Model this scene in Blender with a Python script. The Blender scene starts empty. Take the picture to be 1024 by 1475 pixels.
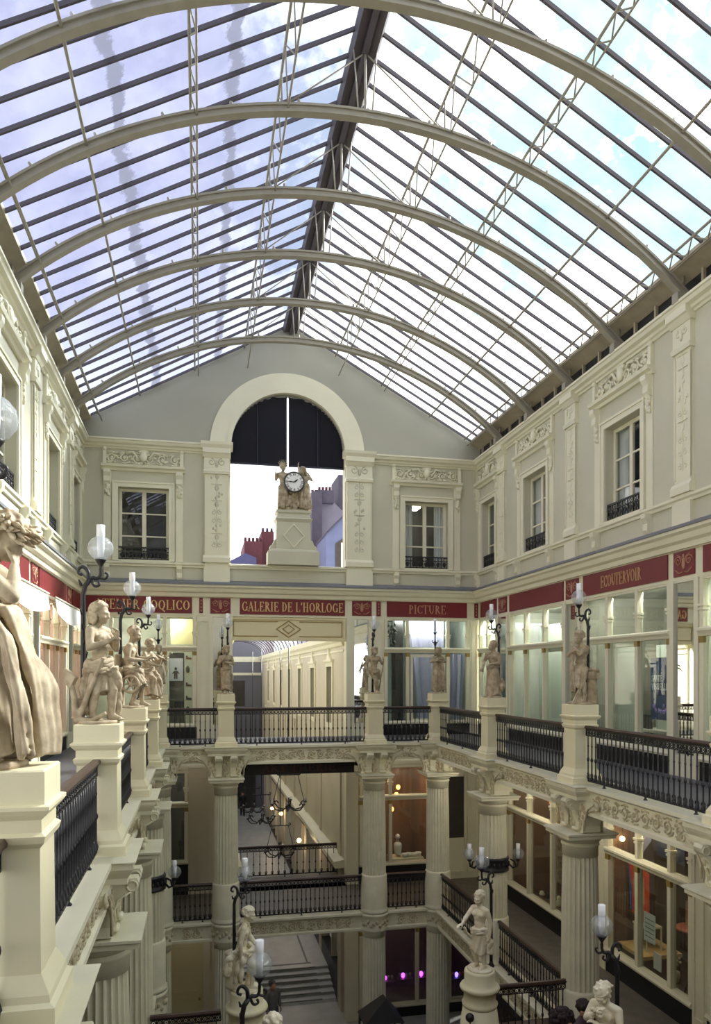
import bpy, bmesh, math, random
import numpy as np
from mathutils import Vector, Matrix, Euler
random.seed(7)
sc = bpy.context.scene
COL = sc.collection
PI = math.pi
# ------------------------------------------------------------------ camera facts
F, YAW, CX, V0, EYE = 1062.0, math.radians(11.91), 512.0, 972.0, 1.94
def tn(u): return math.tan(math.atan((u - CX) / F) + YAW)
D = 23.0                    # back wall
XL, XR = -3.45, 9.0         # side walls
RL, RR, RB = -1.08, 6.72, 20.35   # railing lines round the void
XC = 2.77                   # middle of the hall
def BX(u, y=D): return tn(u) * y
def ZV(v, x, y): return EYE + (V0 - v) * (x * math.sin(YAW) + y * math.cos(YAW)) / F

# ------------------------------------------------------------------ materials
def srgb(r, g, b):
    f = lambda c: (c / 255 / 12.92) if c / 255 <= .04045 else ((c / 255 + .055) / 1.055) ** 2.4
    return (f(r), f(g), f(b), 1)
def mat(name, col, rough=.6, metal=0, var=.0, scale=4, bump=0, bscale=40, dirt=None, emit=0, spec=.5):
    m = bpy.data.materials.new(name); m.use_nodes = True
    nt = m.node_tree; b = nt.nodes['Principled BSDF']
    b.inputs['Base Color'].default_value = col
    b.inputs['Roughness'].default_value = rough
    b.inputs['Metallic'].default_value = metal
    b.inputs['Specular IOR Level'].default_value = spec
    if emit:
        b.inputs['Emission Color'].default_value = col; b.inputs['Emission Strength'].default_value = emit
    tc = nt.nodes.new('ShaderNodeTexCoord')
    if var:
        n = nt.nodes.new('ShaderNodeTexNoise'); n.inputs['Scale'].default_value = scale; n.inputs['Detail'].default_value = 6
        nt.links.new(tc.outputs['Object'], n.inputs['Vector'])
        r = nt.nodes.new('ShaderNodeValToRGB'); e = r.color_ramp.elements
        d = dirt if dirt else tuple(c * (1 - var) for c in col[:3]) + (1,)
        e[0].position = .3; e[0].color = d
        e[1].position = .65; e[1].color = col
        nt.links.new(n.outputs['Fac'], r.inputs['Fac']); nt.links.new(r.outputs['Color'], b.inputs['Base Color'])
    if bump:
        n2 = nt.nodes.new('ShaderNodeTexNoise'); n2.inputs['Scale'].default_value = bscale; n2.inputs['Detail'].default_value = 4
        nt.links.new(tc.outputs['Object'], n2.inputs['Vector'])
        bp = nt.nodes.new('ShaderNodeBump'); bp.inputs['Strength'].default_value = bump; bp.inputs['Distance'].default_value = .02
        nt.links.new(n2.outputs['Fac'], bp.inputs['Height']); nt.links.new(bp.outputs['Normal'], b.inputs['Normal'])
    return m
def glass(name, tint, opaque=.0, gloss=.1, body=(.8, .85, .9, 1)):
    """thin pane: transparent + glossy by fresnel + a little dirt that scatters"""
    m = bpy.data.materials.new(name); m.use_nodes = True; nt = m.node_tree
    for n in list(nt.nodes): nt.nodes.remove(n)
    N = nt.nodes.new
    o = N('ShaderNodeOutputMaterial'); t = N('ShaderNodeBsdfTransparent'); t.inputs['Color'].default_value = tint
    g = N('ShaderNodeBsdfGlossy'); g.inputs['Roughness'].default_value = .02
    mx = N('ShaderNodeMixShader'); fr = N('ShaderNodeFresnel'); fr.inputs['IOR'].default_value = 1.45
    ad = N('ShaderNodeMath'); ad.operation = 'MULTIPLY_ADD'; ad.inputs[1].default_value = 1.0; ad.inputs[2].default_value = gloss; ad.use_clamp = True
    nt.links.new(fr.outputs[0], ad.inputs[0])
    ge = N('ShaderNodeNewGeometry'); iv = N('ShaderNodeMath'); iv.operation = 'SUBTRACT'; iv.inputs[0].default_value = 1.0; nt.links.new(ge.outputs['Backfacing'], iv.inputs[1])
    mu = N('ShaderNodeMath'); mu.operation = 'MULTIPLY'; nt.links.new(ad.outputs[0], mu.inputs[0]); nt.links.new(iv.outputs[0], mu.inputs[1]); nt.links.new(mu.outputs[0], mx.inputs[0])
    nt.links.new(t.outputs[0], mx.inputs[1]); nt.links.new(g.outputs[0], mx.inputs[2])
    last = mx
    if opaque:
        d = N('ShaderNodeBsdfTranslucent'); d.inputs['Color'].default_value = body
        d2 = N('ShaderNodeBsdfDiffuse'); d2.inputs['Color'].default_value = body
        m2 = N('ShaderNodeMixShader'); m2.inputs[0].default_value = .5
        nt.links.new(d.outputs[0], m2.inputs[1]); nt.links.new(d2.outputs[0], m2.inputs[2])
        m3 = N('ShaderNodeMixShader'); m3.inputs[0].default_value = opaque
        nt.links.new(mx.outputs[0], m3.inputs[1]); nt.links.new(m2.outputs[0], m3.inputs[2]); last = m3
    nt.links.new(last.outputs[0], o.inputs[0])
    return m

CREAM = mat('cream_paint', srgb(229, 225, 200), .62, var=.06, scale=1.3, bump=.05, bscale=60)
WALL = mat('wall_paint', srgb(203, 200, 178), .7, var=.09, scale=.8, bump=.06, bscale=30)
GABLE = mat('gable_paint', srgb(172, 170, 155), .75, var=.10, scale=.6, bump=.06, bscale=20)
PED = mat('pedestal_paint', srgb(228, 221, 188), .5, var=.05, scale=3)
STONE = mat('old_stone', srgb(188, 174, 147), .7, var=.35, scale=9, bump=.12, bscale=50, dirt=srgb(138, 121, 95))
STONE2 = mat('clean_stone', srgb(232, 226, 205), .6, var=.10, scale=8, bump=.08, bscale=60, dirt=srgb(214, 202, 172))
RELIEF = mat('relief_plaster', srgb(206, 196, 166), .75, var=.25, scale=12, dirt=srgb(170, 158, 128))
COLM = mat('column_stone', srgb(222, 218, 192), .7, var=.12, scale=3, bump=.08, bscale=40)
IRON = mat('black_iron', srgb(30, 30, 35), .42, metal=.0, var=.3, scale=20)
WOOD = mat('dark_wood', srgb(72, 52, 44), .4, var=.3, scale=8)
TRUSS = mat('truss_paint', srgb(160, 154, 138), .55, var=.12, scale=6)
BARS = mat('glazing_bar_paint', srgb(84, 78, 84), .6, var=.15, scale=5)
BOARD = mat('eave_board', srgb(176, 166, 142), .75, var=.2, scale=3)
ZINC = mat('zinc', srgb(120, 122, 130), .5, var=.15, scale=4)
RED = mat('sign_red', srgb(118, 28, 36), .45, var=.12, scale=5)
REDL = mat('sign_relief', srgb(176, 128, 104), .6)
GOLD = mat('sign_gold', srgb(222, 192, 130), .45)
GOLDT = mat('gilt_trim', srgb(150, 128, 70), .4)
BLACK = mat('black_paint', srgb(20, 20, 24), .45)
DARKBLIND = mat('navy_blind', srgb(34, 36, 52), .6)
GREYF = mat('grey_floor', srgb(92, 92, 98), .5, var=.2, scale=3)
DECK = mat('walkway_floor', srgb(112, 106, 98), .5, var=.25, scale=4)
PAVE = mat('pale_paving', srgb(186, 188, 186), .35, var=.2, scale=2)
MIRROR = mat('mirror', (.82, .84, .82, 1), .02, metal=1)
INNER = mat('shop_inside', srgb(196, 198, 186), .8, var=.1, scale=2)
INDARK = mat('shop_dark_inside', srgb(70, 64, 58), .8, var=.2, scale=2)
VIOLET = mat('lilac_cloth', srgb(176, 176, 208), .8, var=.1, scale=3)
CURT = mat('white_curtain', srgb(226, 230, 232), .8)
LAMPGLASS = glass('lamp_glass', (.93, .95, .97, 1), .16, .10)
CHIM = mat('opal_glass', srgb(238, 240, 244), .25)
PANE = glass('pane', (.93, .94, .92, 1), .02, .06)
SHOPGLASS = glass('shop_glass', (.90, .94, .91, 1), .025, .06, (.78, .84, .80, 1))
def m_(n, r, g, b, rough=.6, **k): return mat(n, srgb(r, g, b), rough, **k)

# ------------------------------------------------------------------ mesh builder
class MB:
    def __init__(s, fr=None):
        s.v = []; s.f = []; s.sm = []; s.fr = fr
    def _add(s, vs, fs, smooth=False):
        b = len(s.v)
        if s.fr is not None:
            vs = [s.fr @ Vector(p) for p in vs]
            if s.fr.determinant() < 0: fs = [tuple(reversed(f)) for f in fs]
        s.v += [tuple(p) for p in vs]
        for f in fs: s.f.append(tuple(b + i for i in f)); s.sm.append(smooth)
        return s
    def box(s, x0, x1, y0, y1, z0, z1):
        if x0 > x1: x0, x1 = x1, x0
        if y0 > y1: y0, y1 = y1, y0
        if z0 > z1: z0, z1 = z1, z0
        vs = [(x, y, z) for z in (z0, z1) for y in (y0, y1) for x in (x0, x1)]
        return s._add(vs, [(0, 2, 3, 1), (4, 5, 7, 6), (0, 1, 5, 4), (2, 6, 7, 3), (0, 4, 6, 2), (1, 3, 7, 5)])
    def cbox(s, c, d): return s.box(c[0]-d[0]/2, c[0]+d[0]/2, c[1]-d[1]/2, c[1]+d[1]/2, c[2]-d[2]/2, c[2]+d[2]/2)
    def sq(s, cx, cy, prof, cap=True):
        """square stack: prof = [(half_x, half_y, z)...]"""
        vs = []; n = len(prof)
        for hx, hy, z in prof: vs += [(cx-hx, cy-hy, z), (cx+hx, cy-hy, z), (cx+hx, cy+hy, z), (cx-hx, cy+hy, z)]
        fs = []
        for i in range(n-1):
            for k in range(4):
                a = i*4+k; b = i*4+(k+1) % 4; fs.append((a, b, b+4, a+4))
        fs += [(3, 2, 1, 0), tuple((n-1)*4+k for k in range(4))]
        return s._add(vs, fs)
    def lathe(s, prof, n=20, c=(0, 0, 0), smooth=True, flute=0, ns=4):
        """prof [(r,z)], z up. flute: depth of flutes"""
        vs = []
        for r, z in prof:
            for k in range(n):
                rr = r
                if flute: rr = r - flute * abs(math.sin(PI * k / ns)) ** .8 if k % ns else r
                a = 2*PI*k/n; vs.append((c[0]+rr*math.cos(a), c[1]+rr*math.sin(a), c[2]+z))
        fs = []
        for i in range(len(prof)-1):
            for k in range(n):
                a = i*n+k; b = i*n+(k+1) % n; fs.append((a, b, b+n, a+n))
        fs += [tuple(reversed(range(n))), tuple(range((len(prof)-1)*n, len(prof)*n))]
        return s._add(vs, fs, smooth)
    def prism(s, poly, t0, t1, ax='x', smooth=False):
        """poly of 2D pts. ax = the axis it is pushed along; (a,b) = the other two axes in order"""
        def P(a, b, t):
            return (t, a, b) if ax == 'x' else ((a, t, b) if ax == 'y' else (a, b, t))
        n = len(poly)
        area = sum(poly[i][0]*poly[(i+1) % n][1]-poly[(i+1) % n][0]*poly[i][1] for i in range(n))
        vs = [P(a, b, t0) for a, b in poly] + [P(a, b, t1) for a, b in poly]
        fs = [tuple(reversed(range(n))), tuple(range(n, 2*n))] + [(i, (i+1) % n, n+(i+1) % n, n+i) for i in range(n)]
        flip = (area < 0) ^ (t1 < t0) ^ (ax == 'y')
        if flip: fs = [tuple(reversed(f)) for f in fs]
        return s._add(vs, fs, smooth)
    def tube(s, pts, r, n=8, cap=True, smooth=True):
        P = [Vector(p) for p in pts]; m = len(P)
        R = r if isinstance(r, (list, tuple)) else [r]*m
        up = Vector((0, 0, 1)); vs = []; prev = None
        for i in range(m):
            t = (P[min(i+1, m-1)] - P[max(i-1, 0)])
            t = t.normalized() if t.length > 1e-9 else Vector((0, 0, 1))
            if prev is None:
                a = t.cross(up)
                if a.length < .05: a = t.cross(Vector((1, 0, 0)))
            else:
                a = prev - t * prev.dot(t)
                if a.length < 1e-4: a = t.cross(up)
            a.normalize(); prev = a.copy(); b = t.cross(a)
            for k in range(n):
                q = 2*PI*k/n; vs.append(tuple(P[i] + (a*math.cos(q) + b*math.sin(q))*R[i]))
        fs = []
        for i in range(m-1):
            for k in range(n):
                a0 = i*n+k; b0 = i*n+(k+1) % n; fs.append((a0, b0, b0+n, a0+n))
        fs += [tuple(reversed(range(n))), tuple(range((m-1)*n, m*n))]
        return s._add(vs, fs, smooth)
    def ball(s, c, r, n=10, rot=None):
        if not isinstance(r, (tuple, list)): r = (r, r, r)
        m = max(4, n//2+1); vs = [(0, 0, -1)]
        for i in range(1, m):
            a = -PI/2+PI*i/m
            for k in range(n): q = 2*PI*k/n; vs.append((math.cos(a)*math.cos(q), math.cos(a)*math.sin(q), math.sin(a)))
        vs.append((0, 0, 1)); T = len(vs)-1
        fs = [(0, 1+(k+1) % n, 1+k) for k in range(n)]
        for i in range(m-2):
            for k in range(n):
                a = 1+i*n+k; b = 1+i*n+(k+1) % n; fs.append((a, b, b+n, a+n))
        l = 1+(m-2)*n
        fs += [(l+k, l+(k+1) % n, T) for k in range(n)]
        out = []
        for p in vs:
            q = Vector((p[0]*r[0], p[1]*r[1], p[2]*r[2]))
            if rot is not None: q = rot @ q
            out.append((q[0]+c[0], q[1]+c[1], q[2]+c[2]))
        return s._add(out, fs, True)
    def caps(s, p0, r0, p1, r1, n=12):
        p0 = Vector(p0); p1 = Vector(p1); d = p1-p0; L = d.length
        if L < 1e-6: return s.ball(p0, max(r0, r1), n)
        t = d/L; pts = []; R = []
        for k in range(1, 5):
            a = PI/2*k/4; pts.append(p0 - t*r0*math.cos(a)); R.append(max(1e-4, r0*math.sin(a)))
        for k in range(4, 0, -1):
            a = PI/2*k/4; pts.append(p1 + t*r1*math.cos(a)); R.append(max(1e-4, r1*math.sin(a)))
        return s.tube(pts, R, n)
    def build(s, name, m, parent=None, origin=None, **props):
        me = bpy.data.meshes.new(name)
        o = origin if origin is not None else ORIG.get(parent.name if parent else '', (0, 0, 0))
        me.from_pydata([(x-o[0], y-o[1], z-o[2]) for x, y, z in s.v], [], s.f)
        me.polygons.foreach_set('use_smooth', s.sm); me.update()
        if m: me.materials.append(m)
        ob = bpy.data.objects.new(name, me); COL.objects.link(ob)
        if parent: ob.parent = parent; ORIG[ob.name] = o
        elif origin is not None: ob.location = origin
        for k, v in props.items(): ob[k] = v
        return ob
ORIG = {}
def thing(name, label, cat, loc=(0, 0, 0), rz=0, group=None, world=True):
    o = bpy.data.objects.new(name, None); COL.objects.link(o); o.empty_display_size = .1
    o.location = loc; o.rotation_euler = (0, 0, rz); o['label'] = label; o['category'] = cat
    if group: o['group'] = group
    ORIG[o.name] = tuple(loc) if world else (0, 0, 0)
    return o
def solo(name, label, cat, mb, m, loc, group=None):
    o = mb.build(name, m, None, loc); o['label'] = label; o['category'] = cat
    if group: o['group'] = group
    return o
def struct(name, mb, m, parent=None, origin=None):
    o = mb.build(name, m, parent, origin)
    if not parent: o['kind'] = 'structure'
    return o
def structroot(name, loc=(0, 0, 0)):
    o = bpy.data.objects.new(name, None); COL.objects.link(o); o.location = loc; o.empty_display_size = .1
    o['kind'] = 'structure'; ORIG[o.name] = tuple(loc); return o
def dup(root, loc=None, rz=None, label=None, group=None, scale=None):
    r = root.copy(); COL.objects.link(r)
    if loc is not None: r.location = loc
    if rz is not None: r.rotation_euler = (0, 0, rz)
    if scale is not None: r.scale = (scale,)*3
    if label: r['label'] = label
    if group: r['group'] = group
    def rec(a, b):
        for ch in list(a.children):
            if ch.name in SKIPDUP: continue
            c = ch.copy(); COL.objects.link(c); c.parent = b; rec(ch, c)
    rec(root, r)
    return r
SKIPDUP = set()
# wall frames: local (s, n, z): s along the wall, n out of the wall into the hall
FR_R = Matrix(((0, -1, 0, XR), (1, 0, 0, 0), (0, 0, 1, 0), (0, 0, 0, 1)))
FR_L = Matrix(((0, 1, 0, XL), (1, 0, 0, 0), (0, 0, 1, 0), (0, 0, 0, 1)))
FR_B = Matrix(((1, 0, 0, 0), (0, -1, 0, D), (0, 0, 1, 0), (0, 0, 0, 1)))
def holes(mb, s0, s1, z0, z1, ops, n0, n1):
    """wall of boxes from n0 to n1 with rectangular openings (s0,s1,z0,z1)"""
    cuts = sorted(set([s0, s1] + [c for o in ops for c in o[:2] if s0 < c < s1]))
    for a, b in zip(cuts, cuts[1:]):
        mid = (a+b)/2; z = z0
        for o in sorted([o for o in ops if o[0] < mid < o[1]], key=lambda o: o[2]):
            if o[2] > z: mb.box(a, b, n0, n1, z, o[2])
            z = max(z, o[3])
        if z < z1: mb.box(a, b, n0, n1, z, z1)
    return mb
def remeshed(mb, voxel, smooth=3, factor=.5):
    """one continuous skin grown over overlapping volumes; returns an MB"""
    me = bpy.data.meshes.new('tmp'); me.from_pydata(mb.v, [], mb.f); me.update()
    ob = bpy.data.objects.new('tmp', me); COL.objects.link(ob)
    r = ob.modifiers.new('r', 'REMESH'); r.mode = 'VOXEL'; r.voxel_size = voxel; r.adaptivity = 0
    if smooth:
        sm = ob.modifiers.new('s', 'SMOOTH'); sm.iterations = smooth; sm.factor = factor
    dg = bpy.context.evaluated_depsgraph_get(); ev = ob.evaluated_get(dg); m2 = ev.to_mesh()
    out = MB(); out.v = [tuple(v.co) for v in m2.vertices]; out.f = [tuple(p.vertices) for p in m2.polygons]; out.sm = [True]*len(out.f)
    ev.to_mesh_clear(); bpy.data.objects.remove(ob); bpy.data.meshes.remove(me)
    return out
def spiral(c, r, turns, a0, sgn=1, n=14, shrink=.18, plane='xz', y=0):
    pts = []
    for i in range(n+1):
        t = i/n; a = a0 + sgn*2*PI*turns*t; q = r*(1-(1-shrink)*t)
        p = (c[0]+q*math.cos(a), c[1]+q*math.sin(a))
        pts.append((p[0], y, p[1]))
    return pts
def scrollwork(mb, s0, s1, z0, z1, n, r=.014, seed=1, step=None):
    """running acanthus scroll relief lying on a face at depth n (frame local)"""
    h = z1-z0; step = step or h*.95; k = max(1, round((s1-s0)/step)); step = (s1-s0)/k; zc = (z0+z1)/2
    rnd = random.Random(seed)
    for i in range(k):
        c = s0+step*(i+.5); up = 1 if i % 2 else -1
        R = min(h, step)*.38
        mb.tube(spiral((c, zc), R, 1.5, PI*(.5 if up > 0 else -.5), up, 14, .15, y=n), [r*(1.15-.5*t/14) for t in range(15)], 4)
        mb.ball((c, n, zc), (r*1.9, r*1.3, r*1.9), 5)
        for j in range(11):                       # leaves
            a = rnd.uniform(0, 2*PI); q = R*rnd.uniform(.75, 1.45)
            x = min(s1, max(s0, c+q*math.cos(a))); z = min(z1-r, max(z0+r, zc+q*math.sin(a)))
            mb.ball((x, n, z), (r*rnd.uniform(1.0, 2.2), r*1.0, r*rnd.uniform(.8, 1.7)), 5)
        mb.tube([(c-step*.5, n, zc+up*h*.32), (c-step*.2, n, zc+up*h*.44), (c, n, zc+up*R)], r*.9, 4)
        mb.tube([(c-step*.4, n, zc-up*h*.40), (c, n, zc-up*h*.46), (c+step*.3, n, zc-up*h*.36)], r*.8, 4)
    return mb
# ------------------------------------------------------------------ serif capitals for the signs
def glyph(ch):
    """strokes in a 1-high cell: ('l',x0,y0,x1,y1,w) straight, ('a',cx,cy,rx,ry,a0,a1,wx,wy) arc; returns (strokes, advance)"""
    T, t = .15, .055
    S = lambda x, y, w=.3: ('l', x-w/2, y, x+w/2, y, t)
    b, p = t/2, 1-t/2
    G = {
     'A': ([('l', .10, 0, .36, 1, t), ('l', .36, 1, .64, 0, T), ('l', .2, .34, .53, .34, t), S(.10, b, .24), S(.64, b, .3)], .78),
     'C': ([('a', .42, .5, .35, .47, 50, 310, T, t), ('l', .68, .68, .68, .97, t), ('l', .68, .05, .68, .28, t)], .78),
     'D': ([('l', .2, 0, .2, 1, T), ('a', .28, .5, .42, .47, -90, 90, T, t), ('l', .08, p, .3, p, t), ('l', .08, b, .3, b, t)], .8),
     'E': ([('l', .2, 0, .2, 1, T), ('l', .08, p, .62, p, t), ('l', .08, b, .66, b, t), ('l', .2, .52, .5, .52, t), ('l', .62, .78, .62, 1, t), ('l', .66, 0, .66, .25, t), ('l', .5, .4, .5, .64, t)], .74),
     'G': ([('a', .42, .5, .35, .47, 50, 320, T, t), ('l', .68, .68, .68, .97, t), ('l', .69, .06, .69, .44, T*.9), S(.69, .44, .26)], .86),
     'H': ([('l', .2, 0, .2, 1, T), ('l', .66, 0, .66, 1, T), ('l', .2, .52, .66, .52, t), S(.2, b), S(.2, p), S(.66, b), S(.66, p)], .88),
     'I': ([('l', .2, 0, .2, 1, T), S(.2, b), S(.2, p)], .42),
     'L': ([('l', .2, 0, .2, 1, T), S(.2, p), ('l', .08, b, .62, b, t), ('l', .62, 0, .62, .26, t)], .7),
     'N': ([('l', .16, 0, .16, 1, t), ('l', .16, 1, .68, 0, T), ('l', .68, 0, .68, 1, t), S(.16, b, .24), S(.68, p, .24), S(.1, p, .2)], .84),
     'O': ([('a', .44, .5, .37, .47, 0, 360, T, t)], .88),
     'P': ([('l', .2, 0, .2, 1, T), ('a', .26, .72, .34, .255, -90, 90, T, t), ('l', .08, p, .3, p, t), ('l', .2, .47, .3, .47, t), S(.2, b)], .7),
     'Q': ([('a', .44, .5, .37, .47, 0, 360, T, t), ('l', .44, .08, .78, -.2, T*.8)], .88),
     'R': ([('l', .2, 0, .2, 1, T), ('a', .26, .74, .32, .235, -90, 90, T, t), ('l', .08, p, .3, p, t), ('l', .2, .5, .3, .5, t), S(.2, b), ('l', .36, .5, .68, .02, T), S(.7, b, .18)], .8),
     'S': ([('a', .32, .73, .22, .235, 30, 270, t*1.4, t), ('a', .32, .27, .24, .25, -150, 90, t*1.6, t), ('l', .54, .72, .54, .95, t), ('l', .08, .05, .08, .3, t), ('l', .18, .62, .5, .36, T)], .66),
     'T': ([('l', .36, 0, .36, 1, T), ('l', .04, p, .68, p, t), S(.36, b), ('l', .04, .76, .04, 1, t), ('l', .68, .76, .68, 1, t)], .74),
     'U': ([('l', .2, .3, .2, 1, T), ('l', .66, .3, .66, 1, t), ('a', .43, .32, .23, .3, 180, 360, T, t), S(.2, p), S(.66, p, .24)], .84),
     'V': ([('l', .12, 1, .4, 0, T), ('l', .4, 0, .66, 1, t), S(.12, p, .28), S(.66, p, .24)], .76),
     'X': ([('l', .1, 1, .62, 0, T), ('l', .62, 1, .1, 0, t), S(.1, p, .24), S(.62, p, .2), S(.1, b, .2), S(.62, b, .24)], .72),
     "'": ([('l', .14, .72, .18, 1, T*.8)], .3),
     ' ': ([], .36)}
    return G[ch]
def lettering(mb, text, s0, s1, z0, h, n, dep=.012, flip=False, weight=1.0):
    """cut-out letters, height h, fitted between s0 and s1, front face at n+dep"""
    W = sum(glyph(c)[1] for c in text); k = (s1-s0)/W; x = 0
    for c in text:
        st, adv = glyph(c)
        for q in st:
            if q[0] == 'l':
                _, x0, y0, x1, y1, w = q; w *= weight
                dx, dy = (x1-x0), (y1-y0); L = math.hypot(dx, dy) or 1; px, py = -dy/L*w/2, dx/L*w/2
                poly = [(x0+px, y0+py), (x0-px, y0-py), (x1-px, y1-py), (x1+px, y1+py)]
                poly = [(a, min(1.0, max(0 if min(y0, y1) >= 0 else -.3, b))) for a, b in poly]
                mb.prism([(s0+(x+a)*k, z0+b*h) for a, b in poly], n, n+dep, 'y')
            else:
                _, cx, cy, rx, ry, a0, a1, wx, wy = q; wx *= weight; wy *= weight; N = 14
                for i in range(N):
                    quad = []
                    for t, o in ((i, 1), (i+1, 1), (i+1, 0), (i, 0)):
                        a = math.radians(a0+(a1-a0)*t/N)
                        RX, RY = (rx+.0, ry) if o else (rx-wx, ry-wy)
                        quad.append((s0+(x+cx+RX*math.cos(a))*k, z0+(cy+RY*math.sin(a))*h))
                    mb.prism(quad, n, n+dep, 'y')
        x += adv
    return mb

def words(fr, text, s0, s1, z0, h, n, m, parent, weight=1.0):
    """one mesh per word, spaced as one line between s0 and s1"""
    W = sum(glyph(c)[1] for c in text); k = (s1-s0)/W; x = 0
    for wd in text.split(' '):
        w = sum(glyph(c)[1] for c in wd)
        lettering(MB(fr), wd, s0+x*k, s0+(x+w)*k, z0, h, n, weight=weight).build('lettering', m, parent); x += w+glyph(' ')[1]
def crv(pts, n=5):
    """Catmull-Rom through the points"""
    P = [Vector(p) for p in pts]; P = [2*P[0]-P[1]]+P+[2*P[-1]-P[-2]]; out = []
    for i in range(1, len(P)-2):
        for j in range(n):
            t = j/n; a, b, c, d = P[i-1:i+3]
            out.append(.5*((2*b)+(c-a)*t+(2*a-5*b+4*c-d)*t*t+(3*b-a-3*c+d)*t**3))
    out.append(P[-2]); return out
def taper(R, n=5):
    out = []
    for a, b in zip(R, R[1:]): out += [a+(b-a)*j/n for j in range(n)]
    return out+[R[-1]]
# ================================================================== WORLD AND LIGHT
w = bpy.data.worlds.new('sky'); sc.world = w; w.use_nodes = True; nt = w.node_tree
for n in list(nt.nodes): nt.nodes.remove(n)
N = nt.nodes.new; L = nt.links.new
tc = N('ShaderNodeTexCoord'); sep = N('ShaderNodeSeparateXYZ'); L(tc.outputs['Generated'], sep.inputs[0])
mr = N('ShaderNodeMapRange'); mr.inputs['From Min'].default_value = .0; mr.inputs['From Max'].default_value = .32; L(sep.outputs['X'], mr.inputs['Value'])
mp = N('ShaderNodeMapping'); mp.inputs['Scale'].default_value = (1, 1, 1.3); L(tc.outputs['Generated'], mp.inputs['Vector'])
nz = N('ShaderNodeTexNoise'); nz.inputs['Scale'].default_value = 5.0; nz.inputs['Detail'].default_value = 7; nz.inputs['Roughness'].default_value = .6; L(mp.outputs[0], nz.inputs['Vector'])
cr = N('ShaderNodeValToRGB'); cr.color_ramp.elements[0].position = .49; cr.color_ramp.elements[1].position = .57; L(nz.outputs['Fac'], cr.inputs['Fac'])
lc = N('ShaderNodeMixRGB'); lc.inputs[1].default_value = (.52, .50, .66, 1); lc.inputs[2].default_value = (.64, .62, .78, 1); L(cr.outputs[0], lc.inputs[0])
rc = N('ShaderNodeMixRGB'); rc.inputs[1].default_value = (.36, .55, .58, 1); rc.inputs[2].default_value = (2.8, 2.76, 2.6, 1); L(cr.outputs[0], rc.inputs[0])
mx = N('ShaderNodeMixRGB'); L(mr.outputs[0], mx.inputs[0]); L(lc.outputs[0], mx.inputs[1]); L(rc.outputs[0], mx.inputs[2])
hz = N('ShaderNodeMapRange'); hz.inputs['From Min'].default_value = .42; hz.inputs['From Max'].default_value = .26; L(sep.outputs['Z'], hz.inputs['Value'])
mh = N('ShaderNodeMixRGB'); mh.inputs[2].default_value = (1.5, 1.5, 1.55, 1); L(hz.outputs[0], mh.inputs[0]); L(mx.outputs[0], mh.inputs[1])
bg = N('ShaderNodeBackground'); bg.inputs['Strength'].default_value = 1.0; L(mh.outputs[0], bg.inputs['Color'])
ow = N('ShaderNodeOutputWorld'); L(bg.outputs[0], ow.inputs[0])
w.cycles.sampling_method = 'AUTOMATIC'
sd = bpy.data.lights.new('sun', 'SUN'); sd.energy = 9.0; sd.angle = math.radians(9); sd.color = (1, .98, .94)
so = bpy.data.objects.new('sun', sd); COL.objects.link(so)
so.rotation_euler = Vector((-.70, -.36, -.60)).to_track_quat('-Z', 'Y').to_euler()
# camera
cd = bpy.data.cameras.new('camera'); cam = bpy.data.objects.new('camera', cd); COL.objects.link(cam)
cam.location = (0, 0, EYE); cam.rotation_euler = (PI/2, 0, -YAW)
cd.sensor_width = 36; cd.lens = F*36/1475; cd.shift_y = (V0-737.5)/1475; cd.clip_start = .05; cd.clip_end = 500
sc.camera = cam
vs = sc.view_settings; vs.view_transform = 'Standard'; vs.look = 'None'; vs.exposure = .73; vs.gamma = 1; vs.use_curve_mapping = False
sc.cycles.max_bounces = 10; sc.cycles.transparent_max_bounces = 24; sc.cycles.diffuse_bounces = 6
sc.cycles.sample_clamp_indirect = 6; sc.cycles.caustics_reflective = False; sc.cycles.caustics_refractive = False

# ================================================================== SHELL
YN, YF = -4.5, D
ZG, ZL, ZB = 0.0, -4.74, -9.1     # gallery, lower gallery, bottom passage
ZC = 8.95                          # top of cornice
PIL = [20.95, 16.68, 12.38, 8.06, 3.75, -.55]     # pilaster axes of the side walls
WIN = [22.1, 18.78, 14.5, 10.2, 5.9, 1.6]         # upper windows
PEDY = [4.6, 8.5, 12.4, 16.25]; PEDR = [4.15, 8.2, 12.2, 16.25]   # pedestals along the sides
PEDX = [.69, 4.83]                                # pedestals along the back
PX0, PX1 = .95, 4.55                              # the passage behind the back wall
# --- upper storey side walls
for side, fr in (('right', FR_R), ('left', FR_L)):
    ops = [(c-(.7 if c < 22 else .55), c+(.7 if c < 22 else .55), 5.36, 7.5) for c in WIN]
    mb = holes(MB(fr), YN, YF+.35, 4.45, ZC-.05, ops, -.4, 0)
    struct('wall_'+side, mb, WALL)
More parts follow.
